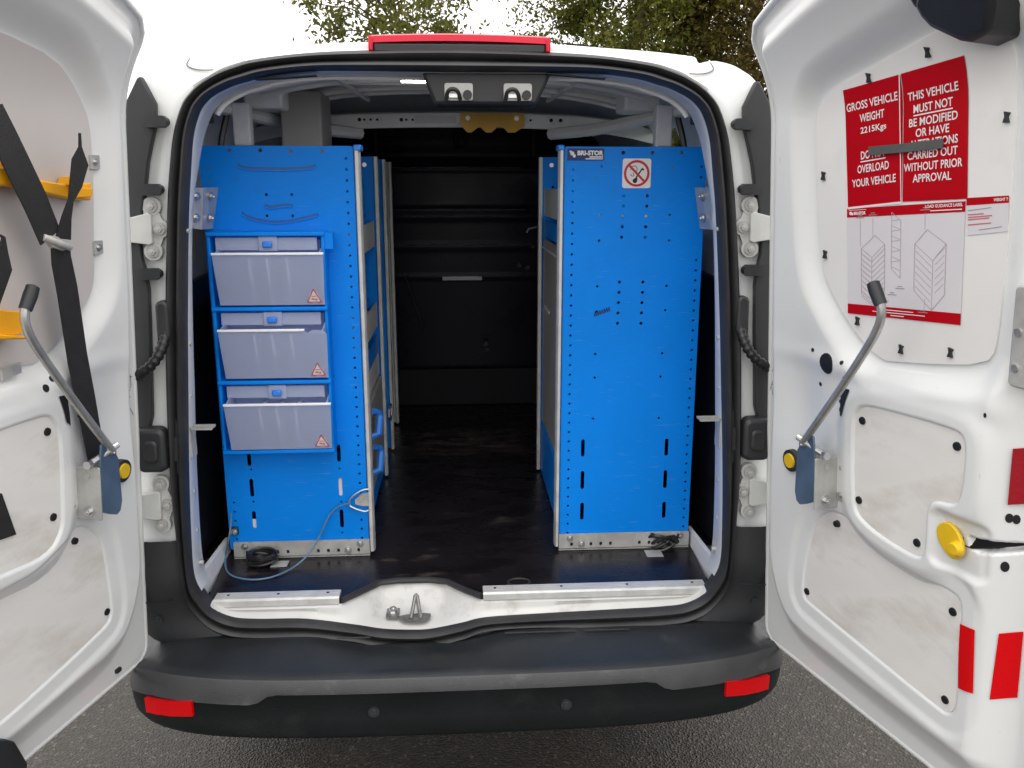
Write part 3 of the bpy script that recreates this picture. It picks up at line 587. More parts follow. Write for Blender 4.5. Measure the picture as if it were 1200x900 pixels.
def sdf(S_, Z_, poly):                                   # signed distance to a polygon, negative inside
    P = np.array(poly); d = np.full(S_.shape, 9.); ins = np.zeros(S_.shape, bool)
    for i in range(len(P)):
        a, b = P[i], P[(i+1) % len(P)]; e = b-a; wx, wz = S_-a[0], Z_-a[1]
        t = np.clip((wx*e[0]+wz*e[1])/(e@e+1e-12), 0, 1); d = np.minimum(d, np.hypot(wx-e[0]*t, wz-e[1]*t))
        c = (a[1] <= Z_) != (b[1] <= Z_); xi = a[0]+(Z_-a[1])/(e[1] if abs(e[1]) > 1e-12 else 1e-12)*e[0]; ins ^= c & (S_ < xi)
    return np.where(ins, -d, d)
def ss(a, b, x): t = np.clip((x-a)/(b-a), 0, 1); return t*t*(3-2*t)
BRD, ACU, ACL = {}, {}, {}
BRD[1] = chaikin(T([(957, 150), (961, 122), (975, 105), (1040, 70), (1100, 37)], .024)+[(.55, 1.845), (.60, 1.82), (.615, 1.77), (.617, 1.36), (.60, 1.325)]+T([(1145, 428), (1050, 425), (1030, 420), (1000, 385), (975, 340), (967, 320), (962, 280)], .024))
BRD[-1] = chaikin(T([(108, 280), (108, 232), (105, 160), (100, 132), (93, 118), (87, 105), (75, 84), (60, 67), (30, 52), (0, 37)], .024)+[(.57, 1.85), (.60, 1.82), (.60, 1.36), (.58, 1.31)]+T([(0, 431), (33, 428), (47, 422), (93, 367), (107, 340), (109, 313)], .024))
ACU[1] = chaikin(T([(1002, 500), (1005, 480), (1017, 475), (1060, 486), (1123, 504), (1133, 515), (1132, 545), (1128, 582), (1120, 592), (1096, 585), (1088, 595), (1087, 620), (1085, 649), (1078, 654), (1037, 630), (1010, 608), (1002, 590)], .05), 2)
ACL[1] = chaikin(T([(955, 612), (967, 598), (990, 604), (1008, 618), (1030, 648), (1070, 670), (1115, 694), (1126, 705), (1124, 740), (1120, 826), (1113, 839), (1095, 827), (950, 708), (940, 698), (943, 660)], .042), 2)
ACU[-1] = chaikin(T([(0, 504), (50, 487), (58, 490), (66, 503), (69, 530), (71, 600), (70, 622), (55, 650), (0, 674)], .05)+[(.56, .955), (.60, .99), (.60, 1.16), (.585, 1.19)], 2)
ACL[-1] = chaikin(T([(0, 850), (124, 735), (131, 722), (130, 700), (121, 640), (114, 626), (100, 615), (82, 622), (40, 668), (0, 690)], .042)+[(.585, .91), (.60, .88), (.60, .69), (.585, .665)], 2)
ZB = .512
def door_n(S_, Z_, sd):
    zt = 1.90+.33*S_-.22*S_**2
    W = .73
    F1 = [(.030, 2.3), (.030, .74), (.036, .68), (.055, .628), (.085, .59), (.13, .566), (.19, .554), (.40, .546), (.9, .540), (.9, 2.3)]
    d1 = -sdf(S_, Z_, F1); wd = .045+.045*ss(.80, .60, Z_)
    h = ss(.0, 1., d1/wd)*ss(.012, .075, zt-Z_)*ss(.0, .075, .695-S_)
    n = .046*h
    n = n-.022*ss(.06, .002, sdf(S_, Z_, BRD[sd]))*h
    # upper rim folded back up again towards the top edge
    n = n+.010*ss(.085, .05, zt-Z_)*ss(.0, .03, zt-Z_)*0
    du = sdf(S_, Z_, ACU[sd]); dl = sdf(S_, Z_, ACL[sd])
    bead = ss(.062, .018, du)
    n = n+.010*bead*h
    n = n-.0065*ss(.004, -.002, du)
    n = n-.004*ss(.05, .03, dl)*(1-bead)*h-.005*ss(.004, -.002, dl)
    c = -.035 if sd < 0 else 0
    n = n-.018*np.exp(-(((S_-.16-c)/.075)**2+((Z_-1.15)/.13)**2))*h*(1-bead)
    n = n+.008*np.exp(-(((S_-.40-c)/.25)**2+((Z_-1.255)/.022)**2))*h*(1-bead)
    if sd > 0:                                           # pocket with the release knob, and the latch slot in the closing edge
        q = sdf(S_, Z_, rrect(.535, .64, .955, 1.06, .02)); n = n-.008*ss(.006, -.01, q)*h
        q = sdf(S_, Z_, [(.600, 1.028), (.615, 1.030), (.69, 1.045), (.69, 1.036), (.65, 1.018), (.62, 1.008), (.604, 1.012)]); n = n-.03*ss(.002, -.004, q)
    return n
DOORS = {}
for sd in (1, -1):
    f, d, nv, h = dframe(sd)
    W = .735; nu, nvv = 240, 430; r = .035
    tz = np.linspace(0, 1, nvv); ts = np.linspace(0, 1, nu)
    zz = ZB+tz*(1.90-ZB)
    slo = np.where(zz-ZB < r, r-np.sqrt(np.maximum(0, r*r-(r-(zz-ZB))**2)), 0)+np.where(1.90-zz < r, (r-np.sqrt(np.maximum(0, r*r-(r-(1.90-zz))**2))), 0)
    Sg = slo[:, None]+(W-slo[:, None])*ts[None, :]; Zg = ZB+tz[:, None]*(1.90+.33*Sg-.22*Sg**2-ZB)
    Ng = door_n(Sg, Zg, sd)
    tot = n0(Zg)+Ng
    Pg = h[None, None]+Sg[..., None]*d+tot[..., None]*nv; Pg[..., 2] += Zg
    me = bpy.data.meshes.new('rear_door')
    ii = (np.arange(nvv-1)[:, None]*nu+np.arange(nu-1)[None]).ravel(); Fq = np.stack([ii, ii+1, ii+nu+1, ii+nu], 1)
    # outer skin behind
    ju = np.linspace(0, nu-1, 30).astype(int); jv = np.linspace(0, nvv-1, 50).astype(int)
    ot = n0(Zg[jv][:, ju])-.014-.02*np.sin(np.pi*ts[ju])[None, :]*np.sin(np.pi*tz[jv])[:, None]
    Po = h[None, None]+Sg[jv][:, ju][..., None]*d+ot[..., None]*nv; Po[..., 2] += Zg[jv][:, ju]
    ii2 = (np.arange(49)[:, None]*30+np.arange(29)[None]).ravel(); Fo = np.stack([ii2, ii2+30, ii2+31, ii2+1], 1)+nu*nvv
    V = np.concatenate([Pg.reshape(-1, 3), Po.reshape(-1, 3)]); c = (V.min(0)+V.max(0))/2
    Fa = np.concatenate([Fq, Fo]); me.vertices.add(len(V)); me.vertices.foreach_set('co', (V-c).ravel())
    me.loops.add(Fa.size); me.loops.foreach_set('vertex_index', Fa.ravel().astype(np.int32))
    me.polygons.add(len(Fa)); me.polygons.foreach_set('loop_start', np.arange(0, Fa.size, 4, dtype=np.int32)); me.update(); me.validate()
    me.polygons.foreach_set('use_smooth', [True]*len(me.polygons)); me.materials.append(WHITE)
    dr = link('rear_door', me, c, van, label='right rear door with red weight notices on its trim' if sd > 0 else 'left rear door with yellow holders and black straps')
    DOORS[sd] = dr
    B = [Pg[0, j] for j in range(0, nu, 4)]+[Pg[i, -1] for i in range(0, nvv, 4)]+[Pg[-1, j] for j in range(nu-1, -1, -4)]+[Pg[i, 0] for i in range(nvv-1, -1, -4)]
    build('hem_flange', MB().tube([p-nv*.005 for p in B], .0075, 8, True), WHITE, dr, 80)
    def NS(s, z): return float(door_n(np.array([[s]]), np.array([[z]]), sd)[0, 0])
    fs = lambda s, z, n: f(s, z, n)                      # absolute depth
    def surf_disc(s0, z0, r, k=16, rs=1.0):
        R_ = [[(s0+rs*r*q*math.cos(2*math.pi*i/k), z0+r*q*math.sin(2*math.pi*i/k)) for i in range(k)] for q in (.02, .35, .7, 1.0)]
        return MB().grid([[f(a, b, NS(a, b)+.0016) for a, b in row] for row in R_]+[[f(a, b, NS(a, b)-.004) for a, b in R_[-1]]], wv=True)
    def fsurf(a, b, c): return f(a, b, NS(a, b)+c)
    # trim board follows the door's lean, so it is a fine grid clipped to its outline
    P = np.array(BRD[sd]); zs = np.linspace(P[:, 1].min()+1e-4, P[:, 1].max()-1e-4, 40); rows = []
    for z in zs:
        xs_ = []
        for a, b in zip(P, np.roll(P, -1, 0)):
            if (a[1] <= z) != (b[1] <= z): xs_.append(a[0]+(z-a[1])/(b[1]-a[1])*(b[0]-a[0]))
        rows.append((z, min(xs_), max(xs_)))
    mb = MB().grid([[f(x0, z, .022)]+[f(x0+(x1-x0)*t, z, .0275) for t in np.linspace(0, 1, 12)]+[f(x1, z, .022)] for z, x0, x1 in rows])
    build('trim_board', mb, BOARD if sd > 0 else BOARD_SHADED, dr, 30)
    for poly, off_ in ((ACU[sd], .0515), (ACL[sd], .0392)):
        cc_ = np.mean(np.array([(p[0], p[1]) for p in poly]), 0)
        build('cover_gap', MB().prism([tuple(cc_+(np.array([p[0], p[1]])-cc_)*1.0+(np.array([p[0], p[1]])-cc_)/np.linalg.norm(np.array([p[0], p[1]])-cc_)*.0022) for p in poly], off_-.005, off_-.0015, f), GASK, dr, 0)
        build('access_cover', MB().prism([(p[0], p[1]) for p in poly], off_-.004, off_, f, .992), ACCESS, dr, 30)
    def plug(px, py, n, r, m=HOLE, name='rubber_plug', t=.003, rs=None):
        s, z = dsz(px, py, n); return build(name, MB().disc(s, z, r, n-.004, n+t, f, 16, .85, rs), m, dr)
    if sd > 0:
        for p in ((1011, 493), (1122, 523), (1007, 586), (1075, 636)): plug(*p, .0515, .0085)
        for p in ((946, 693), (1117, 717), (1108, 820)): plug(*p, .0392, .0085)
        plug(980, 614, .044, .0075)
    else:
        for p in ((55, 506), (62, 606)): plug(*p, .0515, .0085)
        plug(125, 717, .0392, .0085); plug(88, 634, .042, .0075)
    # pressed holes near the hinge
    hl = ([(969, 426, .021), (953, 410, .004), (962, 450, .004), (986, 425, .004), (990, 443, .003), (986, 470, .004), (987, 480, .005)] if sd > 0 else
          [(63, 444, .005), (54, 455, .007), (90, 462, .005), (77, 491, .006), (76, 474, .005), (92, 487, .004)])
    for x, y, r in hl:
        s, z = dsz(x, y, .036); n = NS(s, z); s, z = dsz(x, y, n); build('pressed_hole', surf_disc(s, z, r), HOLE, dr)
    sl_ = T([(991, 453), (1004, 456), (1003, 462), (995, 487), (992, 486)] if sd > 0 else [(60, 464), (73, 462), (72, 498), (66, 494)], .035)
    qa = [np.array(sl_[0]), np.array(sl_[1]), np.array(sl_[-2]), np.array(sl_[-1])]
    build('pressed_slot', MB().grid([[(lambda p: f(p[0], p[1], NS(*p)+.0018))((1-a)*(1-b)*qa[0]+a*(1-b)*qa[1]+a*b*qa[2]+(1-a)*b*qa[3]) for a in np.linspace(0, 1, 12)] for b in np.linspace(0, 1, 24)]), HOLE, dr)
    # round yellow bung behind the stay bracket
    s, z = dsz(*((925, 540) if sd > 0 else (146, 552)), .05); n = max(.03, NS(s, z))
    bg_ = build('bung', MB().disc(s, z, .025, n-.004, n+.009, f, 24, .96), BLACK, dr); build('bung_face', MB().disc(s, z, .0165, n+.009, n+.013, f, 24, .92), YELLOW2, dr)
    # stay bracket with its bent rod
    c_ = 0 if sd > 0 else -.033
    def fb(a, b, c): return f(a+c_, b, c)
    fp = lambda a, b, c: fb(.287+c, b, a)                # face of the plate that stands off the door: (depth, height, towards the viewer)
    build('stay_bracket', MB().prism(rrect(.2875, .318, .982, 1.072, .005), .038, .046, fb).prism(rrect(.04, .099, .966, 1.074, .003), -.004, 0, fp).prism(rrect(.04, .094, .966, 1.074, .003), -.060, -.056, fp), GALV, dr, 30, bevel=.0015)
    build('stay_cheek', MB().prism([(.229, 1.075), (.250, 1.112), (.262, 1.121), (.277, 1.116), (.282, 1.08), (.283, .982), (.262, .970), (.241, .961), (.230, .966), (.224, .985)], .0945, .0985, fb), ZBLUE, dr, 30, bevel=.001)
    bolts([(.303, 1.054, .0055, .046), (.303, .998, .0055, .046)], fb, STEEL, dr, 'bracket_bolt')
    bolts([(.072, .984, .0075, 0)], fp, STEEL, dr, 'bracket_bolt')
    build('bracket_rivet', MB().disc(.072, 1.055, .0055, 0, .002, fp, 14), GALV, dr)
    build('pivot_pin', MB().tube([fb(.235, 1.105, .102), fb(.296, 1.083, .085)], .0065, 10).bolt(.247, 1.092, .0055, .0985, fb), STEEL, dr)
    build('pivot_nut', MB().disc(.085, 1.083, .009, .006, .016, fp, 6), STEEL, dr)
    rp = [(.245, 1.095, .098), (.275, 1.13, .10), (.36, 1.236, .105), (.43, 1.328, .11), (.452, 1.362, .112), (.459, 1.385, .112), (.454, 1.408, .112)]
    build('stay_rod', MB().tube([fb(*p) for p in chaikin(rp, 2, False)], .0075, 10), ROD, dr)
    build('rod_grip', MB().tube([fb(.455, 1.402, .112), fb(.443, 1.424, .113), fb(.436, 1.437, .113), fb(.435, 1.439, .113)], [.0105, .0115, .0105, .006], 12), BLACK, dr)
    # small scuffs where the door edge has been knocked
    mb = MB()
    for k in range(7):
        s0, z0 = .012+.02*random.random(), 1.12+.1*random.random(); n = NS(s0, z0)
        stroke(mb, [(s0, z0), (s0+random.uniform(-.012, .012), z0+random.uniform(-.03, .03))], .0012, n+.0012, f)
    build('scuff_mark', mb, GREYPL, dr)
    if sd > 0:
        clip = [(1018, 91), (1087, 61), (965, 206), (967, 298), (1005, 376), (1056, 409), (1114, 413), (1180, 137)]
        for x, y in clip:
            s, z = dsz(x, y, .029)
            build('trim_clip', MB().prism([(s-.005, z-.008), (s+.005, z-.008), (s+.002, z), (s+.005, z+.006), (s-.004, z+.008), (s-.002, z)], .0275, .032, f), BLACK, dr)
        kp = chaikin(T([(1098, 618), (1102, 611), (1112, 609), (1122, 617), (1130, 632), (1133, 649), (1127, 658), (1116, 656), (1106, 643), (1100, 632)], .046), 1)
        kc_ = np.mean(kp, 0); kp = [kc_+.92*(np.array(p)-kc_) for p in kp]
        nk = max(NS(*p) for p in kp)-.003
        kn = build('release_knob', MB().prism(kp, nk-.002, nk+.006, f), YELLOW2, dr, bevel=.002)
        s, z = dsz(1120, 643, nk+.01); build('knob_boss', MB().disc(s, z, .014, nk+.005, nk+.018, f, 18, .78), YELLOW2, dr, bevel=.002)
        for poly, n_, m in (([(1125, 730), (1143, 738), (1140, 813), (1124, 806)], .046, REDREF), ([(1165, 744), (1183, 744), (1176, 822), (1156, 821)], .02, REDREF), ([(1186, 526), (1204, 526), (1198, 592), (1180, 592)], .02, REDREF_D)):
            p = T(poly, n_); c0 = np.mean(p, 0); nn = max(NS(*q) for q in p)
            p = T(poly, nn); mb = MB()
            quad = lambda a, b: tuple((1-a)*(1-b)*np.array(p[3])+a*(1-b)*np.array(p[2])+a*b*np.array(p[1])+(1-a)*b*np.array(p[0]))
            mb.grid([[f(*quad(a, b), NS(*quad(a, b))+(.007 if m is REDREF_D else .003)) for a in np.linspace(0, 1, 20)] for b in np.linspace(0, 1, 12)])
            build('reflector_tape', mb, m, dr)
        for x, y, r in ((1179, 608, .008), (1196, 608, .008), (1174, 665, .009), (1152, 487, .004)):
            s, z = dsz(x, y, .02); n = NS(s, z); s, z = dsz(x, y, n); n = NS(s, z); build('pressed_hole', surf_disc(s, z, r, rs=.5), HOLE, dr)
        p = T([(1139, 627), (1150, 629), (1198, 634), (1199, 641), (1165, 644), (1150, 641), (1140, 637)], .018)
        build('latch_slot', MB().prism(p, .0, .022, lambda a, b, c: f(a, b, NS(a, b)+.0015 if c > .01 else NS(a, b)-.002)), HOLE, dr)
        build('edge_plate', MB().prism(rrect(.652, .72, 1.30, 1.455, .01), .030, .046, f), GALV, dr, bevel=.003)
        for z in (1.33, 1.385): build('plate_rivet', MB().disc(.664, z, .006, .046, .049, f, 12), STEEL, dr)
        bx = [(.475, 1.99), (.475, 1.865), (.50, 1.86), (.505, 1.842), (.517, 1.826), (.565, 1.800), (.585, 1.795), (.622, 1.803), (.64, 1.84), (.645, 1.99)]
        build('top_latch_cover', MB().prism(bx[2:], .02, .085, f, .93).prism([(.47, 1.99), (.47, 1.862), (.505, 1.858), (.505, 1.99)], .02, .05, f), BLACK, dr, bevel=.008)
    else:
        for x, y in ((111, 190), (115, 290)):
            s, z = dsz(x, y, .03); cl = build('board_clip', MB().prism(rrect(s-.013, s+.013, z-.013, z+.013, .002), .0275, .031, f), GALV, dr); build('bolt', MB().bolt(s, z, .0045, .031, f), STEEL, dr)
        s, z = dsz(15, 434, .036)
        build('board_clip', MB().prism([(s-.012, z-.006), (s+.03, z-.012), (s+.03, z+.008), (s-.012, z+.012)], .038, .043, f), GALV, dr)
        p = T([(-30, 590), (0, 578), (17, 626), (0, 632), (-30, 640)], .052); build('strap_end', MB().prism(p, .0515, .056, f), WEB, dr)
        p = T([(-20, 868), (0, 865), (10, 868), (25, 893), (22, 920), (-20, 930)], .04); build('corner_block', MB().prism(p, .0, .055, f), BLACK, dr, bevel=.004)
        s, z = dsz(139, 786, .004); build('drain_clip', MB().prism(rrect(s-.008, s+.008, z-.004, z+.006, .002), .0, .006, f), BLACK, dr)
        # yellow tool holders bolted to the trim board
        q = T([(108, 213), (106, 236), (84, 234), (42, 224), (-40, 210), (-40, 186), (40, 210), (80, 216)], .05)
        hd = build('tool_holder', MB().prism(T([(107, 214), (106, 235), (86, 234), (42, 224), (0, 215), (0, 207), (42, 210), (82, 217)], .048), .0275, .05, f), YELLOW, dr, 30, bevel=.003, label='long yellow holder high on the left trim board')
        build('holder_lip', MB().prism(T([(83, 207), (80, 217), (90, 219), (91, 208)], .055), .03, .062, f).prism(T([(82, 219), (106, 221), (104, 231), (86, 232)], .055), .05, .062, f), YELLOW, dr, bevel=.002)
        build('holder_lip', MB().prism(chaikin(T([(-30, 193), (0, 196), (16, 197), (19, 200), (19, 216), (12, 219), (0, 217), (-30, 214)], .062), 1), .045, .066, f), YELLOW, dr, bevel=.003)
        build('holder_lip', MB().prism(chaikin(T([(0, 188), (8, 189), (10, 200), (0, 200)], .05), 1), .0275, .05, f), YELLOW, dr, bevel=.002)
        build('tool_holder', MB().prism(chaikin(T([(-30, 360), (0, 363), (26, 365), (31, 370), (30, 382), (24, 388), (20, 393), (0, 393), (-30, 393)], .06), 1), .03, .066, f).prism(T([(-30, 390), (26, 394), (26, 397), (-30, 398)], .06), .0275, .075, f), YELLOW, dr, 30, bevel=.003, label='short yellow holder lower on the left trim board')
fR, fL = dframe(1)[0], dframe(-1)[0]
# ------------------------------------------------------------------ signs and labels on the right door
def quadmap(c):                                          # c: (s,z) of TL, TR, BR, BL -> frame in 0..1 (u right, v up)
    c = [np.array(p) for p in c]
    return lambda u, v, d: fR(*((1-u)*v*c[0]+u*v*c[1]+u*(1-v)*c[2]+(1-u)*(1-v)*c[3]), .0278+d)
def sheet_on(q, m, name, parent=None, d=.0, t=.0008, u0=0, u1=1, v0=0, v1=1):
    U = np.linspace(u0, u1, 6); Vv = np.linspace(v0, v1, 10)
    return MB().grid([[q(a, b, d+t) for a in U] for b in Vv])
def sign(corners, label, m, name='warning_sign', cat='sign', group=None):
    q = quadmap([dsz(x, y, .028) for x, y in corners]); o = build(name, sheet_on(q, m, name), m)
    return tag(o, label, cat, group), q
s1_, q = sign([(988, 106), (1055, 87), (1057, 236), (994, 243)], 'red notice reading GROSS VEHICLE WEIGHT, nearer the hinge on the right door', RED)
for t, u0, u1, vc in (('GROSS VEHICLE', .035, .93, .845), ('WEIGHT', .27, .70, .735), ('2215Kgs', .28, .735, .625), ('DO NOT', .28, .72, .425), ('OVERLOAD', .21, .78, .312), ('YOUR VEHICLE', .10, .90, .198)):
    build('lettering', text(MB(), t, u0, u1, vc-.034, vc+.034, .0016, q, .016), PRINT, s1_, 0)
build('underline', stroke(MB(), [(.27, .372), (.72, .372)], .010, .0016, q), PRINT, s1_, 0)
build('sign_border', MB().add([q(a, b, .0014) for a, b in ((.985, 0), (1, 0), (1, 1), (.985, 1))], [(0, 1, 2, 3)]).add([q(a, b, .0014) for a, b in ((0, 0), (1, 0), (1, -.018), (0, -.018))], [(0, 1, 2, 3)]), PRINT, s1_, 0)
s2_, q = sign([(1056, 86.5), (1130, 65), (1134, 233), (1058, 236.5)], 'red notice reading THIS VEHICLE MUST NOT BE MODIFIED on the right door', RED)
for t, u0, u1, vc in (('THIS VEHICLE', .08, .87, .812), ('MUST NOT', .17, .78, .712), ('BE MODIFIED', .10, .855, .610), ('OR HAVE', .21, .73, .527), ('ALTERATIONS', .11, .86, .442), ('CARRIED OUT', .08, .86, .358), ('WITHOUT PRIOR', .02, .93, .268), ('APPROVAL', .17, .77, .178)):
    build('lettering', text(MB(), t, u0, u1, vc-.032, vc+.032, .0016, q, .016), PRINT, s2_, 0)
build('underline', stroke(MB(), [(.17, .662), (.78, .662)], .010, .0016, q), PRINT, s2_, 0)
a, b = dsz(1018, 177, .033), dsz(1105, 168, .033)
tag(build('tape_strip', MB().ribbon([(a[0], a[1], .032), ((a[0]+b[0])/2, (a[1]+b[1])/2-.001, .034), (b[0], b[1], .032)], .0145, .002, fR), TAPE), 'dark grey strip stuck across both red notices', 'tape')
# guidance sheet
g_, q = sign([(993, 244), (1132, 235), (1126, 381), (994, 367)], 'white load guidance sheet with pale rack diagrams under the red notices', PAPER, 'guidance_sheet', 'notice')
build('header_band', sheet_on(q, RED, '', t=.0012, v0=.912, v1=.995), RED, g_, 0)
build('footer_band', sheet_on(q, RED, '', t=.0012, v0=.0, v1=.095), RED, g_, 0)
mb = MB(); text(mb, 'LOAD GUIDANCE LABEL', .70, .985, .958, .985, .0018, q, .02); text(mb, 'BRI-STOR', .07, .185, .932, .962, .0018, q, .05)
mb.disc(.038, .95, .016, .0012, .0018, q, 10, ru=.014).disc(.055, .942, .012, .0012, .0018, q, 10, ru=.01)
stroke(mb, [(.74, .934), (.98, .934)], .008, .0018, q); stroke(mb, [(.02, .978), (.19, .978)], .004, .0018, q)
for v, u0, u1 in ((.068, .36, .62), (.045, .25, .72), (.022, .42, .54)): stroke(mb, [(u0, v), (u1, v)], .007, .0018, q)
build('lettering', mb, PRINT, g_, 0)
mb = MB()
def poly(P, w=.005): stroke(mb, P, w, .0014, q)
L0 = [(.14, .62), (.27, .74), (.36, .66), (.36, .24), (.24, .12), (.14, .20)]
poly(L0+[L0[0]]); poly([(.24, .12), (.24, .54), (.36, .66)], .004); poly([(.24, .54), (.14, .62)], .004)
for k in range(9): a = .18+.05*k; poly([(.14, a), (.24, a-.08), (.36, a+.04)], .0045); poly([(.155, a+.03), (.22, a-.02)], .003)
poly([(.42, .94), (.50, .86), (.50, .36), (.42, .44), (.42, .94)], .004)
for k in range(10): a = .46+.045*k; poly([(.425, a), (.495, a-.03+.04*(k % 2))], .004)
poly([(.62, .66), (.72, .78), (.87, .66), (.87, .24), (.77, .10), (.62, .26), (.62, .66)], .005); poly([(.62, .66), (.77, .52), (.87, .66)], .004); poly([(.77, .52), (.77, .10)], .004)
for k in range(6): a = .30+.06*k; poly([(.63, a), (.76, a-.13)], .004); poly([(.79, a-.05), (.86, a+.03)], .0035)
for u, v0, v1 in ((.13, .88, .64), (.25, .90, .72), (.70, .92, .78), (.71, .20, .08)): poly([(u, v0), (u, v1)], .003)
build('diagram', mb, PINK, g_, 0)
mb = MB()
for u, v in ((.13, .905), (.25, .925), (.70, .945), (.50, .27), (.43, .21), (.36, .15), (.70, .075)):
    build('diagram_note', stroke(stroke(MB(), [(u-.04, v), (u+.04, v)], .006, .0014, q), [(u-.02, v+.018), (u+.02, v+.018)], .006, .0014, q), INK, g_, 0)
w_, q = sign([(1133, 232), (1183, 229), (1182, 271), (1134, 276)], 'small white weight table with red header beside the load guidance sheet', PAPER, 'weight_label', 'notice')
build('header_band', sheet_on(q, RED, '', t=.0012, v0=.80, v1=1.0), RED, w_, 0)
mb = MB(); text(mb, 'WEIGHT T', .66, .99, .86, .945, .0018, q, .03); build('lettering', mb, PRINT, w_, 0)
mb = MB()
for v, u1 in ((.55, .42), (.48, .62), (.42, .55), (.28, .60)): stroke(mb, [(.03, v), (u1, v)], .03, .0014, q)
build('text_line', mb, REDINK, w_, 0)
mb = MB(); stroke(mb, [(.03, .66), (.6, .70)], .02, .0014, q); stroke(mb, [(.3, .12), (.85, .15)], .02, .0014, q); build('text_line', mb, INK, w_, 0)
# ------------------------------------------------------------------ straps hanging on the left door
def SP(pts): return [(*dsz(x, y, n), n) for x, y, n in pts]
st = empty('ratchet_strap', fL(.3, 1.5, .07), 'long black webbing strap with metal buckle hanging across the left door', 'strap')
build('webbing', MB().ribbon(SP([(-12, 128, .07), (3, 158, .075), (18, 190, .08), (40, 235, .08), (58, 278, .078)]), [.05, .052, .054, .054, .052], .003, fL), WEB, st)
build('webbing', MB().ribbon(SP([(70, 288, .078), (71, 305, .075), (78, 340, .07), (90, 420, .066), (100, 470, .062), (112, 535, .055)]), [.045, .047, .05, .05, .049, .046], .003, fL), WEB, st)
build('webbing', MB().ribbon(SP([(92.5, 156, .085), (93, 172, .085), (93, 190, .085), (88, 215, .085), (82, 235, .085), (77, 255, .085), (73, 280, .08)]), [.004, .006, .040, .030, .012, .022, .036], .003, fL), WEB, st)
b0 = SP([(48, 277, .078), (84, 289, .078), (80, 294, .078), (52, 286, .078)])
build('buckle', MB().tube([fL(*p) for p in SP([(50, 278, .08), (83, 290, .09)])], .007, 8).prism([p[:2] for p in SP([(50, 275, .08), (60, 290, .08), (72, 294, .08), (83, 291, .08), (66, 277, .08)])], .074, .084, fL), GALV, st, bevel=.002)
s3 = SP([(-1, 276, .08), (3, 278, .08), (2, 295, .08), (3, 315, .08), (-2, 340, .08), (-8, 360, .08)])
tag(build('strap_tail', MB().ribbon(s3, [.004, .006, .02, .034, .02, .016], .003, fL), WEB), 'short twisted black strap end above the lower yellow holder', 'strap')
# ------------------------------------------------------------------ blue shelving racks
YP = .28
def rack_panel(x0, x1, z0, z1, holes, slots, y=YP):
    f = XZ(y); mb = MB()
    L = [rrect(x0, x1, z0, z1, .006, 3)]+[circle(x, z, r, 8) for x, z, r in holes]+[rrect(x-.005, x+.005, a, b, .0049, 4) for x, a, b in slots]
    sheet(mb, L, -.002, 0, f)
    for xa, xb in ((x0+.0005, x0+.003), (x1-.003, x1-.0005)): mb.box(xa, xb, y+.0021, y+.045, z0+.004, z1-.004)
    mb.box(x0+.004, x1-.004, y+.0021, y+.04, z1-.003, z1-.0005)
    return mb
def pt(x, y, Y=YP): p = atY(x, y, Y); return p[0], p[2]
# left rack
rl = empty('shelving_rack', (-.43, YP, FZ), 'left blue steel van rack carrying three clear bins, open shelves on the aisle side', 'shelving rack')
X0, X1, Z0, Z1 = -.622, -.252, .640, 1.690
holes = [(-.270, Z0+.025+.0262*k, .0033) for k in range(39)]+[(-.604, Z0+.03+.0262*k, .003) for k in range(5)]+[(-.603, 1.45+.0262*k, .003) for k in range(8)]
holes += [(*pt(x, y), .0048) for x, y in ((269, 176), (305, 176), (341, 177), (377, 177))]+[(*pt(x, y), .0036) for x, y in ((312, 228), (342, 228), (313, 253), (343, 253))]
slots = []
for x, ya, yb in ((292, 532, 546), (295, 561, 582), (298, 599, 619), (397, 521, 541), (399, 560, 581), (400.5, 597, 618)):
    a = pt(x, yb); b = pt(x, ya); slots.append(((a[0]+b[0])/2, a[1], b[1]))
for x, y in ((294.5, 550), (297, 588), (398, 549), (400, 588), (401, 624)): holes.append((*pt(x, y), .0026))
build('end_panel', rack_panel(X0, X1, Z0, Z1, holes, slots), BLUE, rl, 30)
f = XZ(YP)
build('backing_card', MB().box(-.337, -.307, YP+.006, YP+.008, .770, .850), PRINT, rl); build('backing_card', MB().box(-.572, -.540, YP+.006, YP+.008, .68, .724), PRINT, rl)
def lance(pts, w): return MB().ribbon([(*pt(x, y), .0005) for x, y in chaikin(pts, 2, False)], w, .002, f)
for pts, w in (([(279, 193), (284, 196), (300, 197.5), (325, 198), (350, 197.5), (366, 196), (370, 193.5)], .007), ([(284, 249), (290, 254), (310, 259), (330, 260), (350, 257), (373, 251)], .006), ([(311, 240), (316, 243), (327, 241), (335, 240), (343, 241)], .007)):
    o = build('pressed_grip', lance(pts, w), BLUE_D, rl)
    build('grip_highlight', MB().ribbon([(*pt(x, y+2.2), .0012) for x, y in chaikin(pts, 2, False)], .0025, .002, f), BLUE, o)
build('edge_strip', MB().prism(chaikin([(X1+.001, YP-.008), (X1+.016, YP-.008), (X1+.016, YP+.03), (X1+.001, YP+.03)], 1), Z0-.012, Z1, XY), ALU, rl, 40)
build('edge_cap', MB().box(X1+.001, X1+.020, YP-.009, YP+.045, Z1-.012, Z1+.003), BLUE_P, rl, bevel=.003)
build('rack_side', MB().box(X1-.0, X1+.003, YP+.031, YP+.07, Z0-.01, Z1-.01), BLUE, rl)
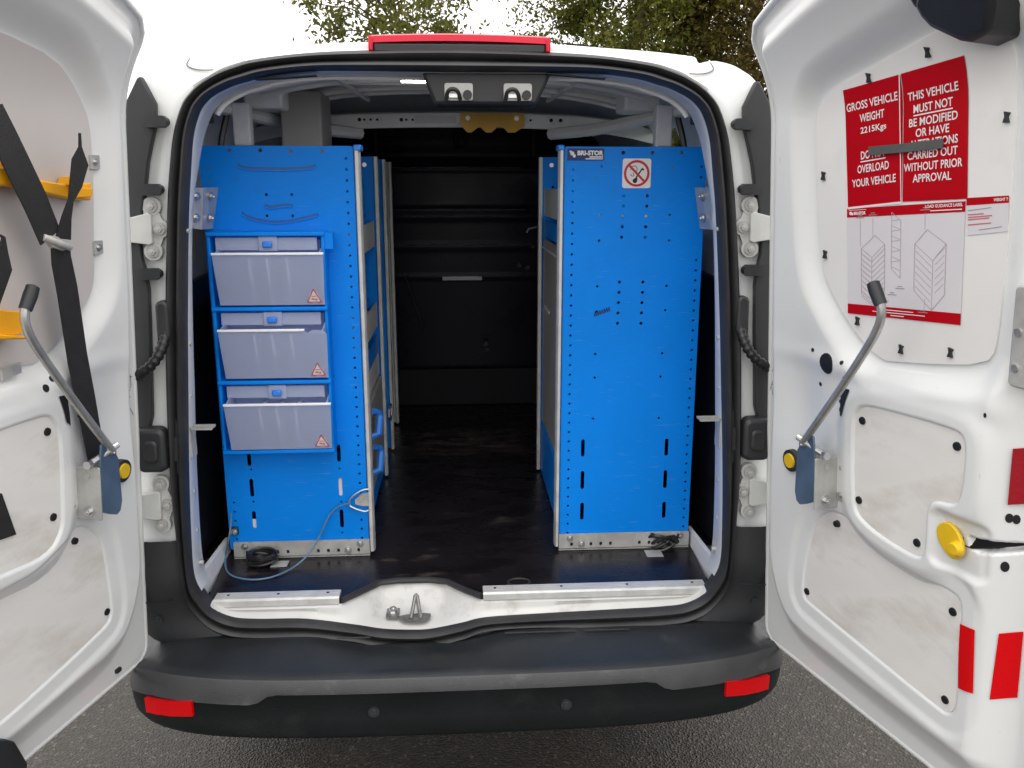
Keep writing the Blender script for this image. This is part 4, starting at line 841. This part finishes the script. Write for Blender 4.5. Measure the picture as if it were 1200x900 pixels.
def foot(parent, x0, x1, y, seed):
    r = random.Random(seed); f = XZ(y); mb = MB()
    zt_, zb_ = .662, .620
    L = [rrect(x0, x1, .622, .664, .002, 2)]+[rrect(x-.004, x+.004, .628, .639, .0035, 3) for x in [x0+.035+.027*k for k in (0, 2, 3, 4)]+[x1-.03-.027*k for k in (0, 2, 3, 4)]]
    sheet(mb, L, .004, .008, f); o = build('foot_bracket', mb, GALV, parent)
    build('foot_flange', MB().box(x0, x1, y-.008, y+.05, FZ+.0015, FZ+.0045), GALV, o)
    build('dark_backing', MB().box(x0+.01, x1-.01, y-.0035, y-.002, .625, .645), HOLE, o)
    bolts([(x0+.03, .652, .006, .008), (x1-.025, .652, .006, .008), (x0+.062, .634, .0065, .008), (x1-.058, .634, .0065, .008)], f, STEEL, o)
foot(rl, -.612, -.250, YP, 3)
# uprights further in, seen edge on, and the shelves between them
UPY = (.92, 1.22, 1.58)
def upright(parent, xa, xw, y, z1, m, m2=ALU, sx=1):
    f = XZ(y)
    loops = [rrect(min(xa, xw), max(xa, xw), .625, z1, .004, 3)]+[circle(xa-sx*.035, .66+.03*k, .0045, 6) for k in range(int((z1-.70)/.03))]
    o = build('upright_panel', sheet(MB(), loops, -.002, 0, f), m, parent, 30)
    build('upright_frame', MB().box(min(xw, xa-sx*.055), max(xw, xa-sx*.055), y-.012, y-.001, 1.64, z1-.004).box(xa-sx*.075, xa-sx*.06, y-.012, y-.001, .63, z1-.004) if sx > 0 else MB().box(min(xw, xa-sx*.055), max(xw, xa-sx*.055), y-.012, y-.001, 1.64, z1-.004).box(xa-sx*.06, xa-sx*.075, y-.012, y-.001, .63, z1-.004), m, o)
    build('edge_strip', MB().box(min(xa, xa+sx*.012), max(xa, xa+sx*.012), y-.012, y+.016, .622, z1), m2, o, bevel=.002)
    build('upright_side', MB().box(min(xa, xa+sx*.002), max(xa, xa+sx*.002), y+.0165, y+.06, .622, z1-.004), m, o)
    build('upright_bolt', MB().disc(xa-sx*.03, z1-.025, .007, 0, .004, f, 10), STEEL, o)
upright(rl, -.262, -.60, UPY[0], 1.684, BLUE); upright(rl, -.262, -.60, UPY[1], 1.684, BLUE); upright(rl, -.268, -.60, UPY[2], 1.684, GREYST)
for z0, z1, m in ((1.405, 1.485, GREYST), (1.145, 1.225, GREYST), (1.06, 1.115, BLUE), (.985, 1.055, GREYST), (.63, .70, BLUE)):
    t = build('shelf_tray', MB().box(-.61, -.270, YP+.06, .90, z0, z0+.004).box(-.270, -.267, YP+.06, .90, z0, z1).box(-.61, -.607, YP+.06, .90, z0, z1+.05), m, rl)
    if m is GREYST: build('tray_divider', MB().box(-.60, -.272, .60, .603, z0+.004, z1-.01).box(-.60, -.272, .75, .753, z0+.004, z1-.01), m, t)
build('drawer_front', MB().prism(rrect(.345, .895, .715, .978, .01), 0, .014, frame((-.272, 0, 0), (0, 1, 0), (0, 0, 1), (1, 0, 0))), GREYSH, rl, bevel=.003)
build('shelf_tray', MB().box(-.61, -.275, .94, 1.56, 1.40, 1.47).box(-.61, -.275, .94, 1.56, 1.10, 1.18).box(-.61, -.275, .94, 1.56, .80, .88), GREYSH, rl)
for z in (.885, .775):
    h = build('case_handle', MB().tube([(-.25+dx, y, zz) for dx, y, zz in ((-.01, .50, z), (.012, .505, z+.006), (.016, .53, z+.05), (.012, .555, z+.056), (-.01, .56, z+.06))], .011, 8), BLUE_P, rl)
dr_ = [(X1+.015, YP-.012, .772), (X1-.012, YP-.014, .772), (X1-.035, YP-.016, .752), (X1-.037, YP-.016, .735), (X1-.030, YP-.015, .722), (X1+.010, YP-.012, .708), (X1+.018, YP-.012, .712)]
def p3(x, y, Y): return atY(x, y, Y)
dr_ = chaikin([p3(x, y, YP-.014) for x, y in ((433, 573), (424, 574), (411, 583), (409, 591), (411, 594), (427, 600), (432, 598))], 2, False)
build('lashing_ring', MB().tube(dr_, .0028, 8), STEEL, rl)
build('ring_plate', MB().prism([pt(x, y) for x, y in ((416, 585), (424, 578), (433, 576), (433, 592), (424, 592), (417, 590))], .002, .006, f).bolt(*pt(423, 584), .005, .006, f), GALV, rl)
build('lashing_ring', MB().tube(chaikin([atX(x, y, -.255) for x, y in ((476, 431), (486, 430), (490, 436), (488, 442), (477, 444))], 1, True), .003, 6, True), STEEL, rl)
build('lashing_ring', MB().tube(chaikin([atX(x, y, -.252) for x, y in ((456, 475), (459, 473), (459, 492), (456, 493))], 1, True), .003, 6, True), STEEL, rl)
build('cable_clip', MB().box(-.616, -.596, YP-.012, YP-.0005, .686, .708), BLACK, rl, bevel=.003); build('bolt', MB().bolt(-.606, .697, .006, .0125, XZ(YP)), STEEL, rl)
# angle plates tying the racks to the body pillars
for sd, parent in ((-1, rl), (1, None)): pass
def angle_plate(parent, sd):
    X = (lambda x: x) if sd < 0 else (lambda x: 1070-x)
    A4 = [atY(X(x), y, Y) for x, y, Y in ((223, 220, .13), (238, 220, .17), (236, 269, .17), (222, 267, .13))]
    B4 = [atY(X(x), y, Y) for x, y, Y in ((238.5, 220, .17), (256, 219.5, YP-.004), (250, 268, YP-.004), (236.5, 269, .17))]
    def pl(Q, parent, name):
        n = np.cross(Q[1]-Q[0], Q[3]-Q[0]); n /= np.linalg.norm(n); n = n if n[1] < 0 else -n
        return build(name, MB().add([*Q, *[q-n*.003 for q in Q]], [(0, 1, 2, 3), (7, 6, 5, 4), (0, 4, 5, 1), (1, 5, 6, 2), (2, 6, 7, 3), (3, 7, 4, 0)]), GALV, parent), n
    a, n1 = pl(A4, parent, 'angle_plate'); b, n2 = pl(B4, a, 'angle_flange')
    for Q, n in ((A4, n1), (B4, n2)):
        u = (Q[1]-Q[0]); v = (Q[0]-Q[3]); fr2 = frame(Q[3], u/np.linalg.norm(u), v/np.linalg.norm(v), n); lu, lv = np.linalg.norm(u), np.linalg.norm(v)
        bolts([(lu*.5, lv*.25, .007, 0), (lu*.5, lv*.78, .007, 0)], fr2, STEEL, a)
angle_plate(rl, -1)
# bins: blue housing on the panel, three clear tilt bins in it
hs_ = build('bin_housing', MB().box(-.605, -.597, YP-.055, YP-.001, .930, 1.482).box(-.332, -.324, YP-.055, YP-.001, .926, 1.482), BLUE, rl, bevel=.002)
for z in (1.482, 1.300, 1.114, .932): build('housing_shelf', MB().box(-.6055, -.3235, YP-.060, YP-.0015, z-.005, z+.005), BLUE, hs_, bevel=.002)
build('housing_bracket', MB().prism([(.0, 1.485), (.0, 1.445), (.05, 1.47), (.05, 1.485)], 0, .02, frame((-.324, YP-.05, 0), (0, .5, 0), (0, 0, 1), (1, 0, 0))), BLUE, hs_)
bn = ['topmost of the three clear bins on the left rack, just below the pressed grips', 'middle clear bin of the left rack, with a broken upper corner', 'lowest of the three clear bins on the left rack, above the slotted panel']
ZT = [1.475, 1.291, 1.105]
for k, z1 in enumerate(ZT):
    z0 = z1-.165; xa, xb = -.594, -.335; yb = YP-.045
    b = empty('storage_bin', (-.465, yb, z0), bn[k], 'storage bin', 'clear bins on the left rack')
    zl = z1-.038; yt = YP-.105; yl = YP-.062                # tilted front: lip stands out at the top
    th = .003
    fr_ = [(xa+.012, yt, zl), (xb+.014, yt, zl), (xb+.006, yl, z0), (xa+.012, yl, z0)]
    if k == 1: fr_ = [(xa+.012, yt, zl), (xb-.040, yt, zl), (xb-.034, yt+.002, zl-.006), (xb-.02, yt, zl+.001), (xb+.004, yt+.001, zl), (xb+.013, yt+.003, zl-.010), (xb+.006, yl, z0), (xa+.012, yl, z0)]
    n = len(fr_); mb = MB(); mb.add(fr_+[(x, y+th, z) for x, y, z in fr_], [tuple(range(n)), tuple(range(n, 2*n))[::-1]]+[(i, (i+1) % n, n+(i+1) % n, n+i) for i in range(n)])
    for xx, dx in ((xa+.014, 1), (xb+.004, -1)):
        P = [(xx, YP-.008, z0+.004), (xx, YP-.008, z1-.02), (xx, yt+.004, zl), (xx+dx*.006, yl+.004, z0+.004)]; mb.add(P+[(x+dx*.003, y, z) for x, y, z in P], [(0, 1, 2, 3), (7, 6, 5, 4)]+[(i, (i+1) % 4, 4+(i+1) % 4, 4+i) for i in range(4)])
    mb.box(xa+.014, xb+.004, yl+.004, YP-.008, z0, z0+.003)
    mb.box(xa+.006, xb-.006, YP-.007, YP-.004, z0, z1-.01)
    body = build('bin_body', mb, FROST, b, 20)
    build('bin_lip', MB().box(xa+.011, (xb+.015) if k != 1 else xb-.040, yt-.003, yt+.006, zl-.002, zl+.004), FROST_L, b, bevel=.0015)
    build('bin_back', MB().box(xa+.008, xb-.008, yb-.004, yb-.001, zl+.006, z1-.002), FROST, b)
    mb = MB()
    for x in (-.500, -.458, -.412): mb.add([(x, yl+.004, z0+.004), (x+.006, yl+.004, z0+.004), (x+.006, yt+.004, zl-.01), (x, yt+.004, zl-.01), (x, YP-.010, z0+.004), (x+.006, YP-.010, z0+.004), (x+.006, YP-.010, zl-.01), (x, YP-.010, zl-.01)], [(0, 1, 2, 3), (7, 6, 5, 4), (0, 4, 5, 1), (3, 2, 6, 7), (0, 3, 7, 4), (1, 5, 6, 2)])
    build('bin_divider', mb, FROST_L, b)
    lat = build('bin_latch', MB().box(-.483, -.437, yb-.010, yb-.0045, zl+.003, z1+.001), FROST, b, bevel=.003)
    build('latch_button', MB().box(-.472, -.448, yb-.020, yb-.0105, zl+.012, zl+.028), BLUE_P, lat, bevel=.004)
    # triangular warning label at the lower right corner of the front
    def ff(u, v, d, z0=z0, zl=zl): t = (v-z0)/(zl-z0); return V3(u, yl+(yt-yl)*t-.0006-d, v)
    tx, tz = xb-.018, z0+.004
    tri = build('warning_sticker', MB().prism(chaikin([(tx-.021, tz), (tx+.021, tz), (tx, tz+.042)], 2), 0, .0004, ff), PRINT, b)
    mb = MB(); A = [(tx-.017, tz+.003), (tx+.017, tz+.003), (tx, tz+.036)]; stroke(mb, A+[A[0]], .003, .0008, ff); text(mb, '4kg', tx-.008, tx+.008, tz+.007, tz+.014, .0008, ff, .04); stroke(mb, [(tx-.006, tz+.018), (tx+.006, tz+.018)], .002, .0008, ff)
    build('sticker_print', mb, REDINK, tri, 0)
# right rack
rr = empty('shelving_rack', (.44, YP, FZ), 'right blue steel van rack with plain drilled end panel and no-smoking sign', 'shelving rack')
RX0, RX1 = .268, .627
holes = [(RX0+.022, .665+.0262*k, .0032) for k in range(38)]+[(RX1-.014, .675+.0262*k, .0032) for k in range(29)]+[(RX1-.012, 1.59+.0262*k, .0032) for k in range(3)]
holes += [(*pt(x, y), .0048) for x, y in ((730.5, 179), (764.5, 179), (798.5, 179))]
for x, y0 in ((731, 229.5), (758.5, 229.5), (726, 330.5), (753.5, 330.5)):
    for k in range(5): holes.append((*pt(x-k*.6, y0+12.1*k), .0042))
holes += [(*pt(x, y), .0033) for x, y in ((703, 252), (785, 252), (702, 282), (784, 282), (700, 335.5), (781, 335), (699, 365), (779.5, 363.5), (697.5, 415), (776, 414), (697, 442.5), (774, 441.5), (695, 490.5), (772, 490), (705, 195), (788, 196))]
slots = []
for x, ya, yb in ((683, 515, 535), (682.5, 552, 573), (682, 589, 609), (781, 514, 534), (779.5, 551, 572), (778, 588, 607)):
    a = pt(x, yb); b = pt(x, ya); slots.append(((a[0]+b[0])/2, a[1], b[1]))
build('end_panel', rack_panel(RX0, RX1, .640, 1.690, holes, slots), BLUE, rr, 30)
build('edge_strip', MB().prism(chaikin([(RX0-.001, YP-.008), (RX0-.014, YP-.008), (RX0-.014, YP+.03), (RX0-.001, YP+.03)], 1), .628, 1.69, XY), ALU, rr, 40)
build('edge_cap', MB().box(RX0-.017, RX0-.001, YP-.009, YP+.045, 1.680, 1.694), BLUE_P, rr, bevel=.003)
build('rack_side', MB().box(RX0-.012, RX0-.002, YP+.031, YP+.045, .63, 1.685), BLUE, rr)
foot(rr, .266, .628, YP, 5); angle_plate(rr, 1)
upright(rr, .278, .61, .95, 1.684, BLUE, ALU, -1)
for z0, z1, m in ((1.50, 1.585, GREYST), (1.435, 1.485, BLUE)):
    build('shelf_tray', MB().box(.285, .61, YP+.06, .93, z0, z0+.004).box(.283, .286, YP+.06, .93, z0, z1), m, rr)
sp = build('aisle_panel', MB().box(.282, .288, YP+.05, .93, .81, 1.425), GREYSH, rr)
build('kick_panel', MB().box(.279, .288, YP+.05, .93, .625, .80), BLUE, rr); build('panel_tag', MB().box(.279, .2815, .72, .86, 1.205, 1.215), PAPER, rr)
build('side_rail', MB().box(.278, .2815, YP+.05, .93, 1.395, 1.40), GREYST, rr)
build('hook_wire', MB().tube([(.262, .97, 1.46), (.235, .96, 1.455), (.228, .955, 1.443)], .003, 6), STEEL, rr)
mb = MB()
o_ = pt(696, 371); e = V3(.0, 0)
for k in range(7): u = o_[0]+.006*k; v = o_[1]+.0022*k; stroke(mb, [(u, v), (u+.003, v+.012), (u+.005, v)], .0022, .001, XZ(YP))
build('scribbled_mark', mb, NAVY, rr, 0)
# brand label and no-smoking sign
c = [atY(x, y, YP) for x, y in ((665, 174), (708, 174.5), (708, 188.5), (665, 188))]
f = XZ(YP); lx0, lx1, lz0, lz1 = c[0][0], c[1][0], c[3][2], c[0][2]
lb = tag(build('maker_label', MB().box(lx0, lx1, YP-.0016, YP-.0006, lz0, lz1), NAVY), 'navy label with white lettering at the right rack\'s top corner', 'label')
mb = MB(); text(mb, 'BRI-STOR', lx0+.025, lx1-.002, lz0+.012, lz0+.024, .0022, f, .05); mb.disc(lx0+.012, lz0+.017, .005, .0016, .0022, f, 10).disc(lx0+.017, lz0+.011, .004, .0016, .0022, f, 10).disc(lx0+.008, lz0+.021, .003, .0016, .0022, f, 8)
stroke(mb, [(lx0+.055, lz0+.0085), (lx1-.003, lz0+.0085)], .003, .0022, f); stroke(mb, [(lx0+.045, lz0+.004), (lx1-.003, lz0+.004)], .0025, .0022, f); build('lettering', mb, PRINT, lb, 0)
cx, cz = pt(746, 203.2); R_ = .036
ns = tag(build('no_smoking_sign', MB().prism(rrect(cx-R_, cx+R_, cz-R_, cz+R_, .006), .0005, .0014, f), PRINT), 'square white no-smoking sign with red ring on the right rack', 'sign')
mb = MB()
n = 40; ra, rb = .0325, .0265
mb.add([f(cx+r*math.cos(2*math.pi*i/n), cz+r*math.sin(2*math.pi*i/n), .0022) for r in (ra, rb) for i in range(n)], [(i, (i+1) % n, n+(i+1) % n, n+i) for i in range(n)])
stroke(mb, [(cx-.021, cz+.021), (cx+.021, cz-.021)], .0055, .0024, f); build('ring', mb, mat('sign_red', (.50, .01, .03), .45), ns, 0)
mb = MB(); stroke(mb, [(cx-.004, cz-.018), (cx+.016, cz+.012)], .007, .0017, f); mb.disc(cx-.004, cz-.018, .006, .0014, .0018, f, 10)
stroke(mb, chaikin([(cx-.016, cz+.008), (cx-.012, cz+.018), (cx-.002, cz+.018), (cx+.002, cz+.008), (cx-.006, cz+.003)], 2, False), .0016, .0018, f); stroke(mb, chaikin([(cx-.016, cz-.002), (cx-.010, cz-.008), (cx-.006, cz-.004), (cx-.010, cz+.002)], 2, False), .0016, .0018, f)
build('cigarette', mb, HOLE, ns, 0); build('cigarette_paper', MB().prism([(cx+.0005, cz-.0115), (cx+.0135, cz+.0085), (cx+.0165, cz+.0065), (cx+.0035, cz-.0135)], .0018, .0019, f), PRINT, ns, 0)
# ------------------------------------------------------------------ loose wires and cables on the load floor
P = [atY(271, 601, YP-.016), atY(271, 612, YP-.02), atY(268, 632, YP-.05)]+[atZ(x, y, FZ+.004) for x, y in ((264, 652), (264, 665), (268, 673), (280, 678), (300, 680), (322, 676))]
P += [V3(*(atZ(345, 665, FZ+.004))), atY(362, 650, .235), atY(373, 632, .262), atY(380, 616, .262), atY(386, 603, YP-.012), atY(396, 593, YP-.012), atY(409, 590, YP-.014)]
tag(build('blue_wire', MB().tube(chaikin(P, 3, False), .0024, 7), WIREB), 'thin blue wire looping from the left rack onto the floor', 'wire')
def coil(px, py, r, turns, seed, label, w=1.):
    q = random.Random(seed); c = atZ(px, py, FZ+.012); P = []
    for i in range(turns*24):
        a = 2*math.pi*i/24; k = i/24
        P.append(c+V3(w*r*(1+.15*math.sin(k*2.1))*math.cos(a), r*.7*math.sin(a), .003*k+(.006+.012*(seed == 2))*math.sin(a*1.0+k)))
    P.append(c+V3(r*1.2, -.01, .03))
    o = tag(build('coiled_cable', MB().tube(P, .0048, 7), CABLE), label, 'cable', 'coiled cables at the rack feet'); return o
co = coil(308, 657, .034, 7, 1, 'small black cable bundle at the foot of the left rack')
co = coil(776, 636, .036, 5, 2, 'black cable loop at the foot of the right rack')
build('cable_tab', MB().box(-.505, -.462, .215, .25, FZ+.001, FZ+.003), GALV, bpy.data.objects['load_floor'])
build('cable_tab', MB().box(.50, .545, .215, .255, FZ+.001, FZ+.003), GALV, bpy.data.objects['load_floor'])
c = atZ(608, 683, FZ)
build('floor_ring', MB().tube([c+V3(.028*math.cos(a), .02*math.sin(a), .002) for a in np.linspace(0, 2*math.pi, 24, endpoint=False)], .003, 6, True), GREYPL, bpy.data.objects['load_floor'])
# ------------------------------------------------------------------ trees beyond the van
def leaves(n, cent, size, aspect, rg):
    c = cent[rg.integers(0, len(cent), n)] if len(cent) != n else cent
    a = rg.normal(size=(n, 3)); a /= np.linalg.norm(a, axis=1)[:, None]; b = np.cross(a, rg.normal(size=(n, 3))); b /= np.linalg.norm(b, axis=1)[:, None]
    s = size*rg.uniform(.6, 1.3, (n, 1))
    return np.stack([c-a*s, c+b*s*aspect, c+a*s, c-b*s*aspect], 1)
def quads_obj(name, Q, m, parent):
    n = len(Q); V = Q.reshape(-1, 3); c = (V.min(0)+V.max(0))/2
    me = bpy.data.meshes.new(name); me.vertices.add(4*n); me.vertices.foreach_set('co', (V-c).ravel()); me.loops.add(4*n); me.loops.foreach_set('vertex_index', np.arange(4*n, dtype=np.int32))
    me.polygons.add(n); me.polygons.foreach_set('loop_start', np.arange(0, 4*n, 4, dtype=np.int32)); me.update(); me.materials.append(m); return link(name, me, c, parent)
def tree(name, label, x, y, h, rad, z0, nclump, nleaf, size, aspect, m, seed, clump_r, trunk_r=.12, dens=1.0):
    rg = np.random.default_rng(seed); t = empty(name, (x, y, 0), label, 'tree')
    pts = [(x+.12*math.sin(k*1.3), y+.1*math.cos(k), h*.9*k/8) for k in range(9)]
    mb = MB().tube(pts, [trunk_r*(1-k/10) for k in range(9)], 9)
    u = rg.normal(size=(nclump, 3)); u /= np.linalg.norm(u, axis=1)[:, None]; r_ = rg.uniform(.25, 1, (nclump, 1))**.5
    C_ = u*r_*np.array([rad, rad, (h-z0)/2])*rg.uniform(.85, 1.12, (nclump, 1))+np.array([x, y, (h+z0)/2])
    for k in range(0, nclump, max(1, nclump//45)):
        e = C_[k]; zb = max(.3, min(h*.85, e[2]-.3*np.hypot(e[0]-x, e[1]-y))); s = np.array([x, y, zb]); mid = (s+e)/2+np.array([0, 0, .08])
        mb.tube([s, mid, e], [trunk_r*.2, trunk_r*.11, .005], 5)
    build('trunk', mb, BARK, t)
    k = rg.integers(0, nclump, nleaf); off = rg.normal(size=(nleaf, 3))*clump_r*rg.uniform(.4, 1.2, (nclump, 1))[k]*np.array([1, 1, .7])
    quads_obj('crown', leaves(nleaf, C_[k]+off, size, aspect, rg), m, t)
    return t
tree('shrub_tree', 'loose thin-leaved tree with a bare stem above the brake light', -.66, 7.6, 4.3, 1.05, 1.5, 120, 10500, .036, .40, LEAF_A, 11, .14, .07)
tree('conifer_tree', 'dense dark green conifer over the right half of the roof', 2.10, 8.6, 6.0, 1.30, .3, 250, 70000, .032, .45, LEAF_B, 12, .19)
tree('olive_tree', 'brownish olive tree beside the open right door, right of the dense conifer', 3.40, 8.5, 5.6, 1.15, .3, 210, 48000, .032, .45, LEAF_C, 13, .18)
